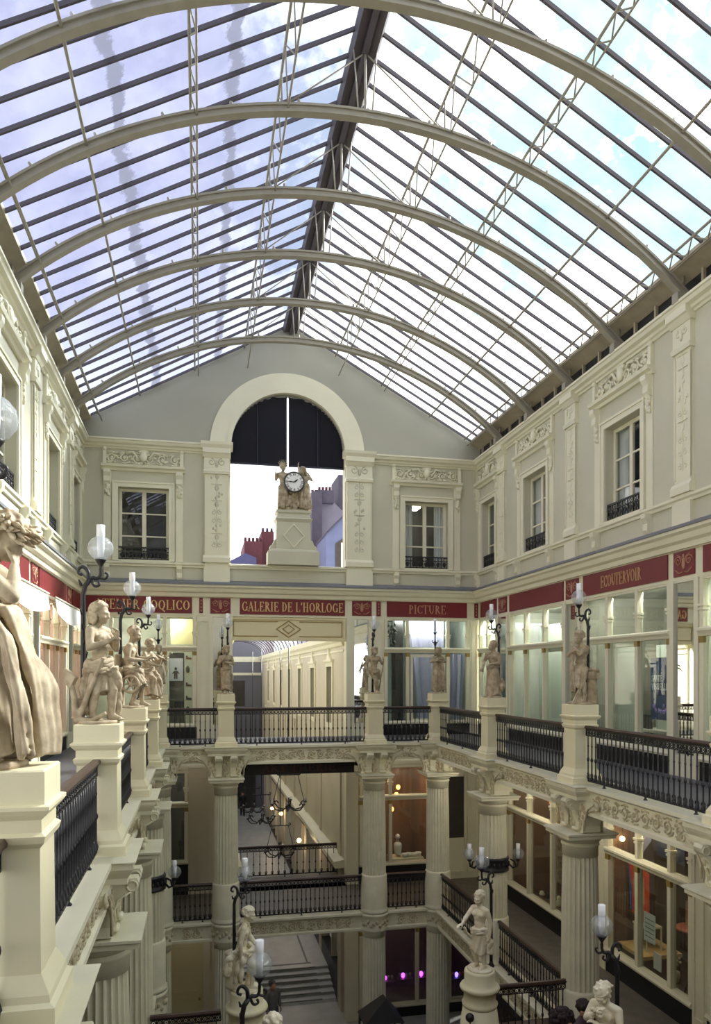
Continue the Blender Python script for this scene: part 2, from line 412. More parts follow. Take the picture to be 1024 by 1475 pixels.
# --- back wall upper with the great arch
AC, AR, AZ, SILL = 2.715, 1.80, 8.94, 5.22
bw = [(-2.39, -.92, 5.36, 7.56), (6.48, 7.94, 5.36, 7.56), (AC-AR, AC+AR, SILL, 9.0)]
mb = holes(MB(FR_B), XL-.4, XR+.4, 4.45, 8.8, bw, -.4, 0)
struct('wall_back', mb, WALL)
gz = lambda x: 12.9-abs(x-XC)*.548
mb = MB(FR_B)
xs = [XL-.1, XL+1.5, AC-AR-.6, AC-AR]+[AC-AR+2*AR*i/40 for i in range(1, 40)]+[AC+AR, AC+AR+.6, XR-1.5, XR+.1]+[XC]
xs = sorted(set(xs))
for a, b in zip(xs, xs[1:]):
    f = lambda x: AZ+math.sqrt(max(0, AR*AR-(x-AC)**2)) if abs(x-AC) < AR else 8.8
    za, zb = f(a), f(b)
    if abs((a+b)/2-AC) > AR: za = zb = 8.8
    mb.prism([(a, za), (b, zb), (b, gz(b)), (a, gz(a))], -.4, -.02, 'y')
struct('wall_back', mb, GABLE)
# archivolt band and its imposts
mb = MB(FR_B)
for i in range(40):
    t0, t1 = PI*i/40, PI*(i+1)/40
    for r0, r1, n in ((AR-.02, AR+.10, .10), (AR+.10, AR+.46, .05), (AR+.46, AR+.62, .03)):
        P = lambda r, t: (AC+r*math.cos(t), AZ+r*math.sin(t))
        mb.prism([P(r0, t0), P(r1, t0), P(r1, t1), P(r0, t1)], -.05, n, 'y')
struct('trim_arch', mb, CREAM)
# --- wall behind the camera
struct('wall_front', MB().box(XL-.4, XR+.4, YN-.4, YN, ZB, 13.2), m_('near_wall', 112, 108, 96, .8))
# --- cornice under the eaves, sill course, zinc ledge and lower cornice: swept round three walls
def around(prof_fn, m, name):
    for side, fr, s0, s1 in (('right', FR_R, YN, YF), ('left', FR_L, YN, YF), ('back', FR_B, XL, XR)):
        mb = MB(fr); prof_fn(mb, s0, s1, side); struct('trim_'+side if name is None else name+'_'+side, mb, m)
def pf_cornice(mb, s0, s1, side):
    p = [(-.05, 8.68), (.04, 8.68), (.06, 8.72), (.10, 8.74), (.12, 8.79), (.20, 8.82), (.23, 8.89), (.26, 8.90), (.26, 8.95), (-.05, 8.98)]
    if side != 'back': mb.prism(p, s0, s1, 'x')
    else:
        mb.prism([(a, b) for a, b in p], s0, AC-AR-.55, 'x'); mb.prism(p, AC+AR+.55, s1, 'x')
around(pf_cornice, CREAM, 'trim_cornice')
def pf_sill(mb, s0, s1, side):
    mb.prism([(-.02, 5.20), (.05, 5.20), (.06, 5.25), (.10, 5.28), (.10, 5.33), (-.02, 5.36)], s0, s1, 'x')
around(pf_sill, CREAM, 'trim_sill')
def pf_ledge(mb, s0, s1, side):
    mb.prism([(-.02, 4.72), (.34, 4.66), (.34, 4.71), (-.02, 4.84)], s0, s1, 'x')
around(pf_ledge, ZINC, 'trim_ledge')
def pf_shopcornice(mb, s0, s1, side):
    mb.prism([(-.02, 4.32), (.10, 4.32), (.12, 4.42), (.20, 4.46), (.24, 4.56), (.31, 4.60), (.31, 4.66), (-.02, 4.70)], s0, s1, 'x')
around(pf_shopcornice, CREAM, 'trim_shopcornice')
# --- floors: gallery ring, lower ring, bottom
def ring(name, z, t, m):
    mb = MB()
    mb.box(XL, RL+.08, YN, YF, z-t, z); mb.box(RR-.08, XR, YN, YF, z-t, z)
    mb.box(RL+.08, RR-.08, RB-.08, YF, z-t, z); mb.box(RL+.08, RR-.08, YN, .9, z-t, z)
    return struct(name, mb, m)
ring('floor_gallery', ZG, .3, GREYF)
ring('floor_walkway', ZL, .3, DECK)
struct('floor', MB().box(XL-.4, XR+.4, YN, 24.6, ZB-.3, ZB), PAVE)
# --- entablature beams round the void, both levels
ER = Matrix(((0, -1, 0, RR), (1, 0, 0, 0), (0, 0, 1, 0), (0, 0, 0, 1)))
EL = Matrix(((0, 1, 0, RL), (1, 0, 0, 0), (0, 0, 1, 0), (0, 0, 0, 1)))
EB = Matrix(((1, 0, 0, 0), (0, -1, 0, RB), (0, 0, 1, 0), (0, 0, 0, 1)))
for zz, tag in ((ZG, 'upper'), (ZL, 'lower')):
    for side, fr, s0, s1, cuts in (('right', ER, .9, RB+.1, PEDR+[RB]), ('left', EL, .9, RB+.1, PEDY+[RB]), ('back', EB, RL-.1, RR+.1, [RL]+PEDX+[RR])):
        mb = MB(fr)
        mb.prism([(-.3, zz-.5), (.14, zz-.5), (.14, zz-.44), (.10, zz-.42), (.10, zz-.10), (.14, zz-.08), (.19, zz-.05), (.19, zz+.005), (-.3, zz+.005)], s0, s1, 'x')
        beam = struct('trim_beam_'+side, mb, COLM if zz < 0 else CREAM)
        rl = MB(fr); edges = sorted(cuts); edges = ([s0]+edges) if side != 'back' else edges
        for i, (a, b) in enumerate(zip(edges, edges[1:])):
            if b-a < 1 or (tag == 'lower' and side != 'back' and a < 9): continue
            scrollwork(rl, a+.62, b-.62, zz-.40, zz-.12, .105, .017, seed=i+3)
        struct('frieze_relief', rl, RELIEF, beam)
# ================================================================== ROOF
EX0, EX1 = XL+.2, XR-.2
ez = gz(EX0)
def roofglass(name, side):
    m = bpy.data.materials.new(name); m.use_nodes = True; nt = m.node_tree
    for n in list(nt.nodes): nt.nodes.remove(n)
    N = nt.nodes.new; L = nt.links.new
    o = N('ShaderNodeOutputMaterial'); tc = N('ShaderNodeTexCoord'); sp = N('ShaderNodeSeparateXYZ'); L(tc.outputs['Object'], sp.inputs[0])
    t = N('ShaderNodeBsdfTransparent'); t.inputs[0].default_value = (.61, .68, .79, 1) if side < 0 else (.95, .97, .97, 1)  # west tint puts that slope's dimmer, bluer sky light into the glass colour
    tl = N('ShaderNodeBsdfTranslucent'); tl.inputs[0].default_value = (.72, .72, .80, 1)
    # grime film
    nz = N('ShaderNodeTexNoise'); nz.inputs['Scale'].default_value = 1.1; nz.inputs['Detail'].default_value = 8; nz.inputs['Roughness'].default_value = .65
    L(tc.outputs['Object'], nz.inputs['Vector'])
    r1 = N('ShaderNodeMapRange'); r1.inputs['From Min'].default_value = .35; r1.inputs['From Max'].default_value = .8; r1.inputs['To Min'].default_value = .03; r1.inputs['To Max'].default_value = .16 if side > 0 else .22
    L(nz.outputs['Fac'], r1.inputs[0])
    m1 = N('ShaderNodeMixShader'); L(r1.outputs[0], m1.inputs[0]); L(t.outputs[0], m1.inputs[1]); L(tl.outputs[0], m1.inputs[2])
    # ragged dirt along the laps between pane rows + a few heaps of leaves
    n2 = N('ShaderNodeTexNoise'); n2.inputs['Scale'].default_value = 1.9; n2.inputs['Detail'].default_value = 6; n2.inputs['Roughness'].default_value = .7
    L(tc.outputs['Object'], n2.inputs['Vector'])
    masks = []
    for xl, wd in (((-1.25, .13), (.55, .12)) if side < 0 else ((4.9, .06),)):
        a = N('ShaderNodeMath'); a.operation = 'MULTIPLY_ADD'; a.inputs[1].default_value = .55; a.inputs[2].default_value = -.275; L(n2.outputs['Fac'], a.inputs[0])
        b = N('ShaderNodeMath'); b.operation = 'ADD'; L(a.outputs[0], b.inputs[0]); L(sp.outputs['X'], b.inputs[1])
        c = N('ShaderNodeMath'); c.operation = 'SUBTRACT'; c.inputs[1].default_value = xl; L(b.outputs[0], c.inputs[0])
        d = N('ShaderNodeMath'); d.operation = 'ABSOLUTE'; L(c.outputs[0], d.inputs[0])
        e = N('ShaderNodeMapRange'); e.inputs['From Min'].default_value = wd; e.inputs['From Max'].default_value = wd*.6; e.inputs['To Min'].default_value = 0; e.inputs['To Max'].default_value = .85
        L(d.outputs[0], e.inputs[0]); masks.append(e)
    if side > 0:
        n3 = N('ShaderNodeTexNoise'); n3.inputs['Scale'].default_value = .42; n3.inputs['Detail'].default_value = 5; L(tc.outputs['Object'], n3.inputs['Vector'])
        e = N('ShaderNodeMapRange'); e.inputs['From Min'].default_value = .655; e.inputs['From Max'].default_value = .675; e.inputs['To Max'].default_value = .6; L(n3.outputs['Fac'], e.inputs[0]); masks.append(e)
    acc = masks[0].outputs[0]
    for k in masks[1:]:
        q = N('ShaderNodeMath'); q.operation = 'MAXIMUM'; L(acc, q.inputs[0]); L(k.outputs[0], q.inputs[1]); acc = q.outputs[0]
    dd = N('ShaderNodeBsdfTranslucent'); dd.inputs[0].default_value = (.16, .17, .21, 1)
    m2 = N('ShaderNodeMixShader'); L(acc, m2.inputs[0]); L(m1.outputs[0], m2.inputs[1]); L(dd.outputs[0], m2.inputs[2])
    L(m2.outputs[0], o.inputs[0]); return m
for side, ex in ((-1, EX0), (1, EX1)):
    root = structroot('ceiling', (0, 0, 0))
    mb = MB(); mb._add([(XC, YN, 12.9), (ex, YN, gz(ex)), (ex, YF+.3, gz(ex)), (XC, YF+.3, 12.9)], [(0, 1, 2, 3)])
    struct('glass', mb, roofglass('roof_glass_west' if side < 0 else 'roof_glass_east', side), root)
    proto = None
    d = Vector((ex-XC, 0, gz(ex)-12.9)); nrm = Vector((-d.z, 0, d.x)).normalized()
    if nrm.z > 0: nrm = -nrm
    nb = 0
    y = YF-.10
    while y > 1.5:
        if proto is None:
            mb = MB(); a = Vector((XC, 0, 12.9)); b = Vector((ex, 0, gz(ex))); h = .019
            P = [a+Vector((0, -h, 0)), a+Vector((0, h, 0)), b+Vector((0, h, 0)), b+Vector((0, -h, 0))]
            P += [p+nrm*.065 for p in P]
            mb._add([tuple(p) for p in P], [(3, 2, 1, 0), (4, 5, 6, 7), (0, 1, 5, 4), (1, 2, 6, 5), (2, 3, 7, 6), (3, 0, 4, 7)])
            proto = struct('glazing_bar', mb, BARS, root); proto.location.y = y
        else:
            c = proto.copy(); COL.objects.link(c); c.location.y = y
        y -= .5425; nb += 1
    # eave: sloping board, dark clerestory strip with little posts
    fr = FR_L if side < 0 else FR_R
    mb = MB(fr); mb.prism([(.20, ez+.02), (-.35, ez-.29), (-.35, ez-.33), (.0, ez-.20), (.30, ez-.07), (.30, ez+.04)], YN, YF, 'x')
    struct('eave_board', mb, BOARD, root)
    mb = MB(fr); mb.box(YN, YF, -.12, -.06, 8.9, ez-.12); struct('clerestory_pane', mb, BLACK, root)
    mb = MB(fr); y = YF-.3
    while y > YN: mb.box(y-.03, y+.03, -.06, .0, 8.9, ez-.12); y -= .72
    struct('clerestory_post', mb, BOARD, root)
# ridge beam
t = thing('ridge_beam', 'dark timber beam along the ridge of the glass roof', 'beam', (XC, 9, 12.7))
mb = MB(); mb.prism([(XC-.26, 12.72), (XC-.20, 12.62), (XC-.05, 12.66), (XC-.05, 12.88), (XC, 12.9), (XC-.2, 12.79)], YN, YF-.02, 'y')
mb.build('plank', BARS, t)
mb = MB(); mb.prism([(XC+.26, 12.72), (XC+.20, 12.62), (XC+.05, 12.66), (XC+.05, 12.88), (XC, 12.9), (XC+.2, 12.79)], YN, YF-.02, 'y')
mb.build('plank', BARS, t)
mb = MB(); mb.box(XC-.045, XC+.045, YN, YF-.02, 12.56, 12.86); mb.build('keel', BARS, t)
# arched iron trusses
HW, ZT, ZF = 6.12, 11.45, 9.05
RA = (HW*HW+(ZT-ZF)**2)/(2*(ZT-ZF))
arc = lambda x: ZT-RA+math.sqrt(RA*RA-(x-XC)**2)
TY = [21.0-2.17*i for i in range(9)]
def make_truss(y):
    t = thing('roof_truss', 'x', 'roof truss', (XC, y, ZF), world=True)
    mb = MB(); n = 44
    for o, th, dz in ((0, .045, .0), (.075, .085, .0)):
        pass
    P = []; a0 = math.asin(HW/RA)
    for i in range(n+1):
        a = -a0+2*a0*i/n; P.append(a)
    def band(r0, r1, hy):
        vs = []; fs = []
        for a in P:
            for r, yy in ((r0, -hy), (r0, hy), (r1, hy), (r1, -hy)):
                vs.append((XC+r*math.sin(a), y+yy, ZT-RA+r*math.cos(a)))
        for i in range(n):
            for k in range(4): fs.append((i*4+k, i*4+(k+1) % 4, i*4+4+(k+1) % 4, i*4+4+k))
        fs += [(3, 2, 1, 0), (n*4, n*4+1, n*4+2, n*4+3)]
        mb._add(vs, fs)
    band(RA-.02, RA+.02, .075); band(RA+.02, RA+.10, .035); band(RA+.10, RA+.14, .065)
    mb.build('arched_rib', TRUSS, t)
    bolt = None
    for i in range(1, 12):
        a = -a0+2*a0*i/12; r = RA+.14
        if bolt is None:
            mb = MB(); mb.caps((XC, y, ZF), .035, (XC, y, ZF+.07), .028, 6); bolt = mb.build('bolt', TRUSS, t); q = bolt
        else: q = bolt.copy(); COL.objects.link(q)
        q.location = (r*math.sin(a), 0, ZT-RA+r*math.cos(a)-ZF); q.rotation_euler = (0, a, 0)
    MB().tube([(XC, y, ZT+.1), (XC, y, 12.6)], .022, 6).build('king_rod', TRUSS, t)
    for s in (-1, 1):
        MB().tube([(XC+s*.12, y, ZT+.1), (XC+s*.2, y, 12.62)], .014, 5).build('hanger_rod', TRUSS, t)
        for x in (1.43, 2.92):
            MB().tube([(XC+s*x, y, arc(XC+s*x)+.05), (XC+s*x, y, gz(XC+s*x)-.06)], .016, 5).build('hanger_rod', TRUSS, t)
        MB().tube([(XC+s*.05, y, 12.55), (XC+s*1.43, y, arc(XC+1.43)+.1)], .013, 5).build('brace_rod', TRUSS, t)
    for s in (-1, 1):
        mb = MB(); x = XC+s*HW
        mb.box(x-.16, x+.16, y-.09, y+.09, ZF-.12, ZF+.06); mb.tube([(x, y, ZF), (x+s*.02, y, ez-.1)], .03, 6)
        mb.build('foot', TRUSS, t)
    return t
tt = make_truss(TY[0]); tt['group'] = 'arched roof trusses'
ords = ['first arched iron truss, right in front of the gable wall', 'second arched iron roof truss from the gable wall', 'third arched iron roof truss from the gable wall', 'fourth arched iron roof truss from the gable wall', 'fifth arched iron roof truss from the gable wall', 'sixth arched iron roof truss from the gable wall, nearest whole one in view', 'seventh arched iron roof truss from the gable wall, almost overhead', 'eighth arched iron roof truss from the gable wall, overhead']
tt['label'] = ords[0]
for i in range(1, 8): dup(tt, (XC, TY[i], ZF), label=ords[i])
# purlins running the length of the hall
def purlin(x, lab, kind):
    t = thing('purlin', lab, 'purlin', (x, 9, gz(x)-.1), group='iron purlins along the glass roof')
    z1 = gz(x)-.09; z0 = arc(x)+.09
    mb = MB(); mb.tube([(x, 2, z1), (x, YF-.03, z1)], .026, 6); mb.build('top_chord', TRUSS, t)
    if kind:
        dz = 0.0
        mb = MB(); mb.tube([(x+.10, 2, z0), (x+.10, YF-.03, z0)], .018, 6); mb.build('bottom_chord', TRUSS, t)
        mb = MB()
        k = 4 if z1-z0 < .5 else 2
        for y in TY:
            for j in range(k):
                a = y-2.17*j/k; b = y-2.17*(j+1)/k
                mb.tube([(x+.1, a, z0), (x, (a+b)/2, z1)], .013, 5); mb.tube([(x, (a+b)/2, z1), (x+.1, b, z0)], .013, 5)
        mb.build('lattice', TRUSS, t)
purlin(-1.76, 'plain iron purlin low on the lavender roof slope', 0)
purlin(-2.95, 'laced iron purlin beside the eave of the lavender roof slope', 1)
purlin(-.15, 'laced iron purlin half way up the lavender roof slope', 1)
purlin(1.34, 'deep laced purlin just below the ridge on the lavender roof slope', 1)
purlin(4.2, 'deep laced purlin just below the ridge on the bright white roof slope', 1)
purlin(5.69, 'laced iron purlin half way up the bright white roof slope', 1)
purlin(7.3, 'plain iron purlin low on the bright white roof slope', 0)
purlin(8.5, 'laced iron purlin beside the eave of the bright white roof slope', 1)
# ================================================================== UPPER WINDOWS AND PILASTERS
def drop(mb, s, z1, z0, n, w=.12, seed=0):
    """console with hanging leaves"""
    mb.prism([(n-.03, z1), (n+.15, z1), (n+.15, z1-.10), (n+.09, z1-.2), (n+.10, z1-.34), (n+.05, z1-.42), (n-.03, z1-.42)], s-w*.6, s+w*.6, 'x')
    rnd = random.Random(seed); k = 6
    for i in range(k):
        z = z1-.36-(z1-.36-z0)*i/k
        mb.ball((s+rnd.uniform(-.03, .03), n+.03, z), (w*.45*(1-.08*i), .05, .08), 6)
        mb.ball((s+rnd.choice((-1, 1))*w*.35, n+.02, z-.04), (.035, .035, .05), 5)
wn = 0
def upper_window(fr, s, w, z0, z1, side, curtains=False, far=False):
    global wn; wn += 1
    root = structroot('window_%d' % wn, tuple(fr @ Vector((s, 0, z0))))
    h = w/2; G = lambda: MB(fr)
    mb = G()                                                   # moulded surround
    for a in (-1, 1):
        mb.box(s+a*h, s+a*(h+.17), .0, .045, z0, z1); mb.box(s+a*(h+.12), s+a*(h+.17), .045, .07, z0, z1+.12)
        mb.box(s+a*(h+.20), s+a*(h+.42), -.02, .03, z0, 8.06)
    mb.box(s-h-.17, s+h+.17, .0, .045, z1, z1+.17); mb.box(s-h-.17, s+h+.17, .045, .07, z1+.12, z1+.17)
    mb.prism([(-.02, 8.04), (.06, 8.04), (.09, 8.10), (.17, 8.13), (.19, 8.20), (-.02, 8.22)], s-h-.47, s+h+.47, 'x')
    mb.build('surround', CREAM, root)
    mb = G(); mb.box(s-h+.002, s+h-.002, -.30, .05, z0-.03, z0+.03); mb.build('sill', CREAM, root)
    mb = G(); scrollwork(mb, s-h-.36, s+h+.36, 8.24, 8.60, .035, .026, seed=wn)
    mb.ball((s, .06, 8.48), (.12, .07, .16), 8); mb.ball((s, .05, 8.62), (.17, .05, .06), 8)
    for a in (-1, 1): mb.tube([(s+a*.16, .05, 8.40), (s+a*.3, .06, 8.60), (s+a*.5, .05, 8.56)], .035, 6)
    for a in (-1, 1): mb.box(s+a*(h+.38)-.05, s+a*(h+.38)+.05, -.02, .08, 8.22, 8.66); mb.ball((s+a*(h+.38), .05, 8.66), .07, 6)
    mb.build('carved_lintel', CREAM, root)
    for a in (-1, 1):
        mb = G(); drop(mb, s+a*(h+.31), 8.04, 7.28, .03, .15, wn*2+a); mb.build('console', CREAM, root)
        mb = G(); drop(mb, s+a*(h+.31), 5.22, 4.86, .03, .13, wn*3+a); mb.build('console', CREAM, root)
    # casements
    mb = G(); n0, n1 = -.26, -.20; z = z0+.03
    for a, b in ((s-h+.004, s-h+.09), (s-.06, s+.06), (s+h-.09, s+h-.004)): mb.box(a, b, n0, n1, z, z1-.004)
    mb.box(s-h+.006, s+h-.006, n0+.002, n1-.002, z1-.09, z1-.006); mb.box(s-h+.006, s+h-.006, n0+.002, n1-.002, z, z+.09)
    for k in (1, 2):
        q = z+.06+(z1-z-.12)*k/3; mb.box(s-h+.02, s+h-.02, n0+.01, n1-.01, q-.02, q+.02)
    fm = mb.build('window_frame', CREAM, root)
    for a, b in ((s-h+.09, s-.06), (s+.06, s+h-.09)):
        mb = G(); mb.box(a, b, -.235, -.229, z+.09, z1-.09); mb.build('pane', PANE, fm)
    # room behind
    mb = G(); mb.box(s-h-.5, s+h+.5, -2.0, -1.95, z0-.3, z1+.4); mb.box(s-h-.5, s+h+.5, -2.0, -.40, z1+.3, z1+.35); mb.box(s-h-.5, s+h+.5, -2.0, -.40, z0-.35, z0-.3)
    mb.box(s-h-.55, s-h-.5, -2.0, -.40, z0-.35, z1+.35); mb.box(s+h+.5, s+h+.55, -2.0, -.40, z0-.35, z1+.35)
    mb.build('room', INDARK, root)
    if curtains:
        for a in (-1, 1):
            mb = G(); pts = []
            for i in range(15):
                q = i/14; pts.append((s+a*(h-.02-.34*q), -.36+.03*math.sin(q*22)))
            poly = pts+[(p[0], p[1]-.012) for p in reversed(pts)]
            mb.prism(poly, z0+.05, z1-.04, 'z'); mb.build('curtain', CURT, root)
    # iron guard
    mb = G(); g = z0+.03; n = -.06
    mb.box(s-h, s+h, n-.02, n+.02, g+.36, g+.40); mb.box(s-h, s+h, n-.015, n+.015, g+.02, g+.05); mb.box(s-h, s+h, n-.015, n+.015, g+.24, g+.27)
    gr = mb.build('guard_rail', IRON, root)
    mb = G(); k = 7
    for i in range(k):
        c = s-h+w*(i+.5)/k
        mb.tube(spiral((c, g+.145), .08, 1.0, 0, 1, 12, .3, y=n), .013, 5); mb.ball((c, n, g+.145), (.05, .012, .09), 6)
        mb.tube(spiral((c, g+.315), .035, 1.0, 0, 1, 8, .9, y=n), .01, 4)
        mb.box(c+w/k/2-.012, c+w/k/2+.012, n-.012, n+.012, g, g+.38)
    mb.build('scroll_infill', IRON, gr)
    return root
upper_window(FR_B, (-2.39-.92)/2, 1.47, 5.36, 7.56, 'back')
upper_window(FR_B, 7.21, 1.46, 5.36, 7.56, 'back', curtains=True)
for c in WIN[:4]: upper_window(FR_R, c, 1.4 if c < 22 else 1.1, 5.36, 7.5, 'right', curtains=(c != 22.1))
for c in WIN[:4]: upper_window(FR_L, c, 1.4 if c < 22 else 1.1, 5.36, 7.5, 'left')
# lights in the room seen through the right rear window
solo('ceiling_light', 'lit ceiling light inside the room behind the curtained gable window', 'light', MB(FR_B).box(6.75, 7.35, -1.6, -1.1, 7.62, 7.68), m_('lit_tube', 255, 250, 235, emit=5), tuple(FR_B @ Vector((7, -1.3, 7.62))))

def pilaster(fr, s, w, n=.06, rel=True, top=8.68, i=0, impost=False):
    mb = MB(fr); h = w/2
    mb.box(s-h, s+h, -.03, n, 4.72, top)
    mb.sq(s, n-.03, [(h+.03, .07, 4.74), (h+.03, .07, 5.2)], 1)
    mb.prism([(-.02, 5.36), (n+.07, 5.36), (n+.07, 5.50), (n+.02, 5.58), (-.02, 5.6)], s-h-.05, s+h+.05, 'x')
    for a in (-1, 1): mb.box(s+a*(h-.03), s+a*h, n-.01, n+.02, 5.65, 8.0)
    mb.prism([(-.02, 8.06), (n+.05, 8.06), (n+.07, 8.14), (n+.03, 8.18), (-.02, 8.18)], s-h-.04, s+h+.04, 'x')
    mb.box(s-h-.02, s+h+.02, -.02, n+.03, 8.18, top-.1)
    mb.prism([(-.02, top-.12), (n+.05, top-.12), (n+.12, top-.02), (n+.16, top), (n+.16, top+.14), (-.02, top+.14)], s-h-.06, s+h+.06, 'x')
    if impost: mb.prism([(-.02, 8.80), (n+.12, 8.80), (n+.2, 8.92), (n+.22, 9.0), (-.02, 9.02)], s-h-.12, s+h+.12, 'x')
    o = struct('trim_pilaster', mb, CREAM)
    mb = MB(fr); rnd = random.Random(i); z = 5.8
    while z < 7.9:
        k = rnd.choice((0, 1, 2)); q = min(w*.28, .16)
        if k == 0:
            for a in (-1, 1): mb.tube(spiral((s+a*q*.6, z+.1), q*.5, 1.2, PI/2, a, 10, .3, y=n), .012, 5)
        elif k == 1:
            mb.ball((s, n, z+.09), (q*.45, .016, .09), 7); mb.box(s-q, s+q, n, n+.02, z+.19, z+.21)
        else:
            for j in range(4): mb.ball((s+rnd.uniform(-q, q), n+.005, z+rnd.uniform(0, .2)), (.035, .014, .05), 6)
        mb.box(s-.01, s+.01, n, n+.015, z, z+.25); z += .25
    for a in (-1, 1): mb.tube(spiral((s+a*w*.22, 8.42), w*.16, 1.2, PI/2, a, 10, .3, y=n+.03), .02, 5)
    mb.ball((s, n+.04, 8.36), (.05, .03, .12), 6)
    mb.build('relief', CREAM if not impost else WALL, o)
for i, c in enumerate(PIL[:5]):
    pilaster(FR_R, c, .48, i=i); pilaster(FR_L, c, .48, i=i+7)
pilaster(FR_B, .50, .72, i=21, impost=True, n=.118); pilaster(FR_B, 4.95, .80, i=22, impost=True, n=.118)

# ================================================================== SHOPFRONTS ON THE GALLERY
ZS0, ZS1 = 3.80, 4.31       # sign band
def wall_strip(fr, s0, s1, z0, z1, name, m=CREAM, n0=-.12, n1=0.0):
    return struct(name, MB(fr).box(s0, s1, n0, n1, z0, z1), m)
def ornament_panel(fr, s, w, lab, group=None):
    p = tuple(fr @ Vector((s, 0, ZS0)))
    t = thing('plaque', lab, 'plaque', p, group=group)
    MB(fr).box(s-w/2, s+w/2, -.01, .025, ZS0+.02, ZS1-.02).build('board', RED, t)
    mb = MB(fr); zc = (ZS0+ZS1)/2; n = .03
    if w > .3:
        for a in (-1, 1):
            mb.tube(spiral((s+a*w*.26, zc+.05), w*.17, 1.5, PI/2*(1-a)/1, a, 14, .2, y=n), .013, 5)
            mb.tube([(s+a*w*.05, n, zc-.17), (s+a*w*.2, n, zc-.18), (s+a*w*.4, n, zc-.1)], .014, 5)
            mb.tube([(s, n, zc-.05), (s+a*w*.1, n, zc+.12), (s+a*w*.3, n, zc+.18)], .012, 5)
        mb.ball((s, n, zc), (.06, .015, .12), 8); mb.ball((s, n, zc+.14), (.04, .015, .04), 6)
    else:
        for k in range(4): mb.ball((s, n, ZS0+.1+.1*k), (.025, .01, .04), 5)
    mb.build('scroll_relief', REDL, t)
def sign(fr, s0, s1, lab, text=None, t0=0, t1=0, h=.26, col=GOLD, weight=1.0):
    t = thing('shop_sign', lab, 'sign', tuple(fr @ Vector(((s0+s1)/2, 0, ZS0))))
    MB(fr).box(s0, s1, -.01, .03, ZS0+.01, ZS1-.01).build('board', RED, t)
    if text: words(fr, text, t0, t1, (ZS0+ZS1)/2-h/2, h, .03, col, t, weight)
def rect_frame(mb, a, b, z0, z1, n0, n1, w):
    mb.box(a, a+w, n0, n1, z0, z1); mb.box(b-w, b, n0, n1, z0, z1); mb.box(a+w, b-w, n0, n1, z0, z0+w); mb.box(a+w, b-w, n0, n1, z1-w, z1)
def shop_window(fr, s0, s1, posts, inside=INNER, z0=0.0, zs=.42, zt=2.72, zh=3.74, depth=2.2, screens=(), door=None, plinth=BLACK, power=46, lcol=(1, .97, .9)):
    """glazed shopfront: plinth, sill, posts, transom rail, panes and the room behind. s measured along the wall"""
    global wn; wn += 1
    root = structroot('window_%d' % wn, tuple(fr @ Vector(((s0+s1)/2, 0, z0)))); G = lambda: MB(fr)
    zs += z0; zt += z0; zh += z0
    mb = G(); mb.box(s0, s1, -.12, .02, z0, zs-.06); mb.build('plinth', plinth, root)
    mb = G(); mb.prism([(-.12, zs-.07), (.06, zs-.07), (.08, zs-.02), (.05, zs+.03), (-.12, zs+.04)], s0, s1, 'x'); mb.build('sill', CREAM, root)
    mb = G(); mb.prism([(-.1, zt-.07), (.03, zt-.07), (.05, zt-.02), (.09, zt+.03), (.09, zt+.07), (.02, zt+.10), (-.1, zt+.10)], s0, s1, 'x')
    mb.box(s0, s1, -.1, .015, zh-.05, zh+.04); mb.build('transom_rail', CREAM, root)
    ps = [s0+.06]+list(posts)+[s1-.06]
    for p in ps:
        mb = G(); mb.box(p-.055, p+.055, -.1, .03, zs, zt-.05); mb.box(p-.05, p+.05, -.1, .03, zt+.08, zh)
        zm = (zt+zh)/2; mb.box(p-.085, p+.085, -.1, .055, zm-.03, zm+.02); mb.box(p-.07, p+.07, -.1, .045, zm-.10, zm-.06)
        q = mb.build('post', CREAM, root)
        mb = G(); mb.box(p-.065, p+.065, -.02, .042, zt-.19, zt-.07); mb.build('gilt_cap', GOLDT, q)
    for a, b in zip(ps, ps[1:]):
        G().box(a+.05, b-.05, -.062, -.056, zs, zt-.05).build('pane', SHOPGLASS, root)
        G().box(a+.05, b-.05, -.062, -.056, zt+.08, zh).build('pane', SHOPGLASS, root)
    d = -depth
    mb = G(); mb.box(s0, s1, d-.04, d, z0, zh+.2); mb.box(s0, s1, d, -.13, z0, z0+.03); mb.box(s0, s1, d, -.13, zh+.06, zh+.1)
    mb.box(s0-.03, s0+.01, d, -.13, z0, zh+.1); mb.box(s1-.01, s1+.03, d, -.13, z0, zh+.1)
    mb.build('shop_room', inside, root)
    if power:
        li = bpy.data.lights.new('shop_light', 'AREA'); li.energy = power; li.color = lcol; li.shape = 'RECTANGLE'; li.size = (s1-s0)*.7; li.size_y = .12
        lo = bpy.data.objects.new('shop_light', li); COL.objects.link(lo); lo.location = tuple(fr @ Vector(((s0+s1)/2, -.12, zh-.05)))
        dv = (fr.to_3x3() @ Vector((0, -.8, -.6))).normalized(); lo.rotation_euler = dv.to_track_quat('-Z', 'Y').to_euler()
    for (a, b, q0, q1, m, nm) in screens:
        G().box(a, b, -.95, -.92, q0, q1).build(nm, m, root)
    return root
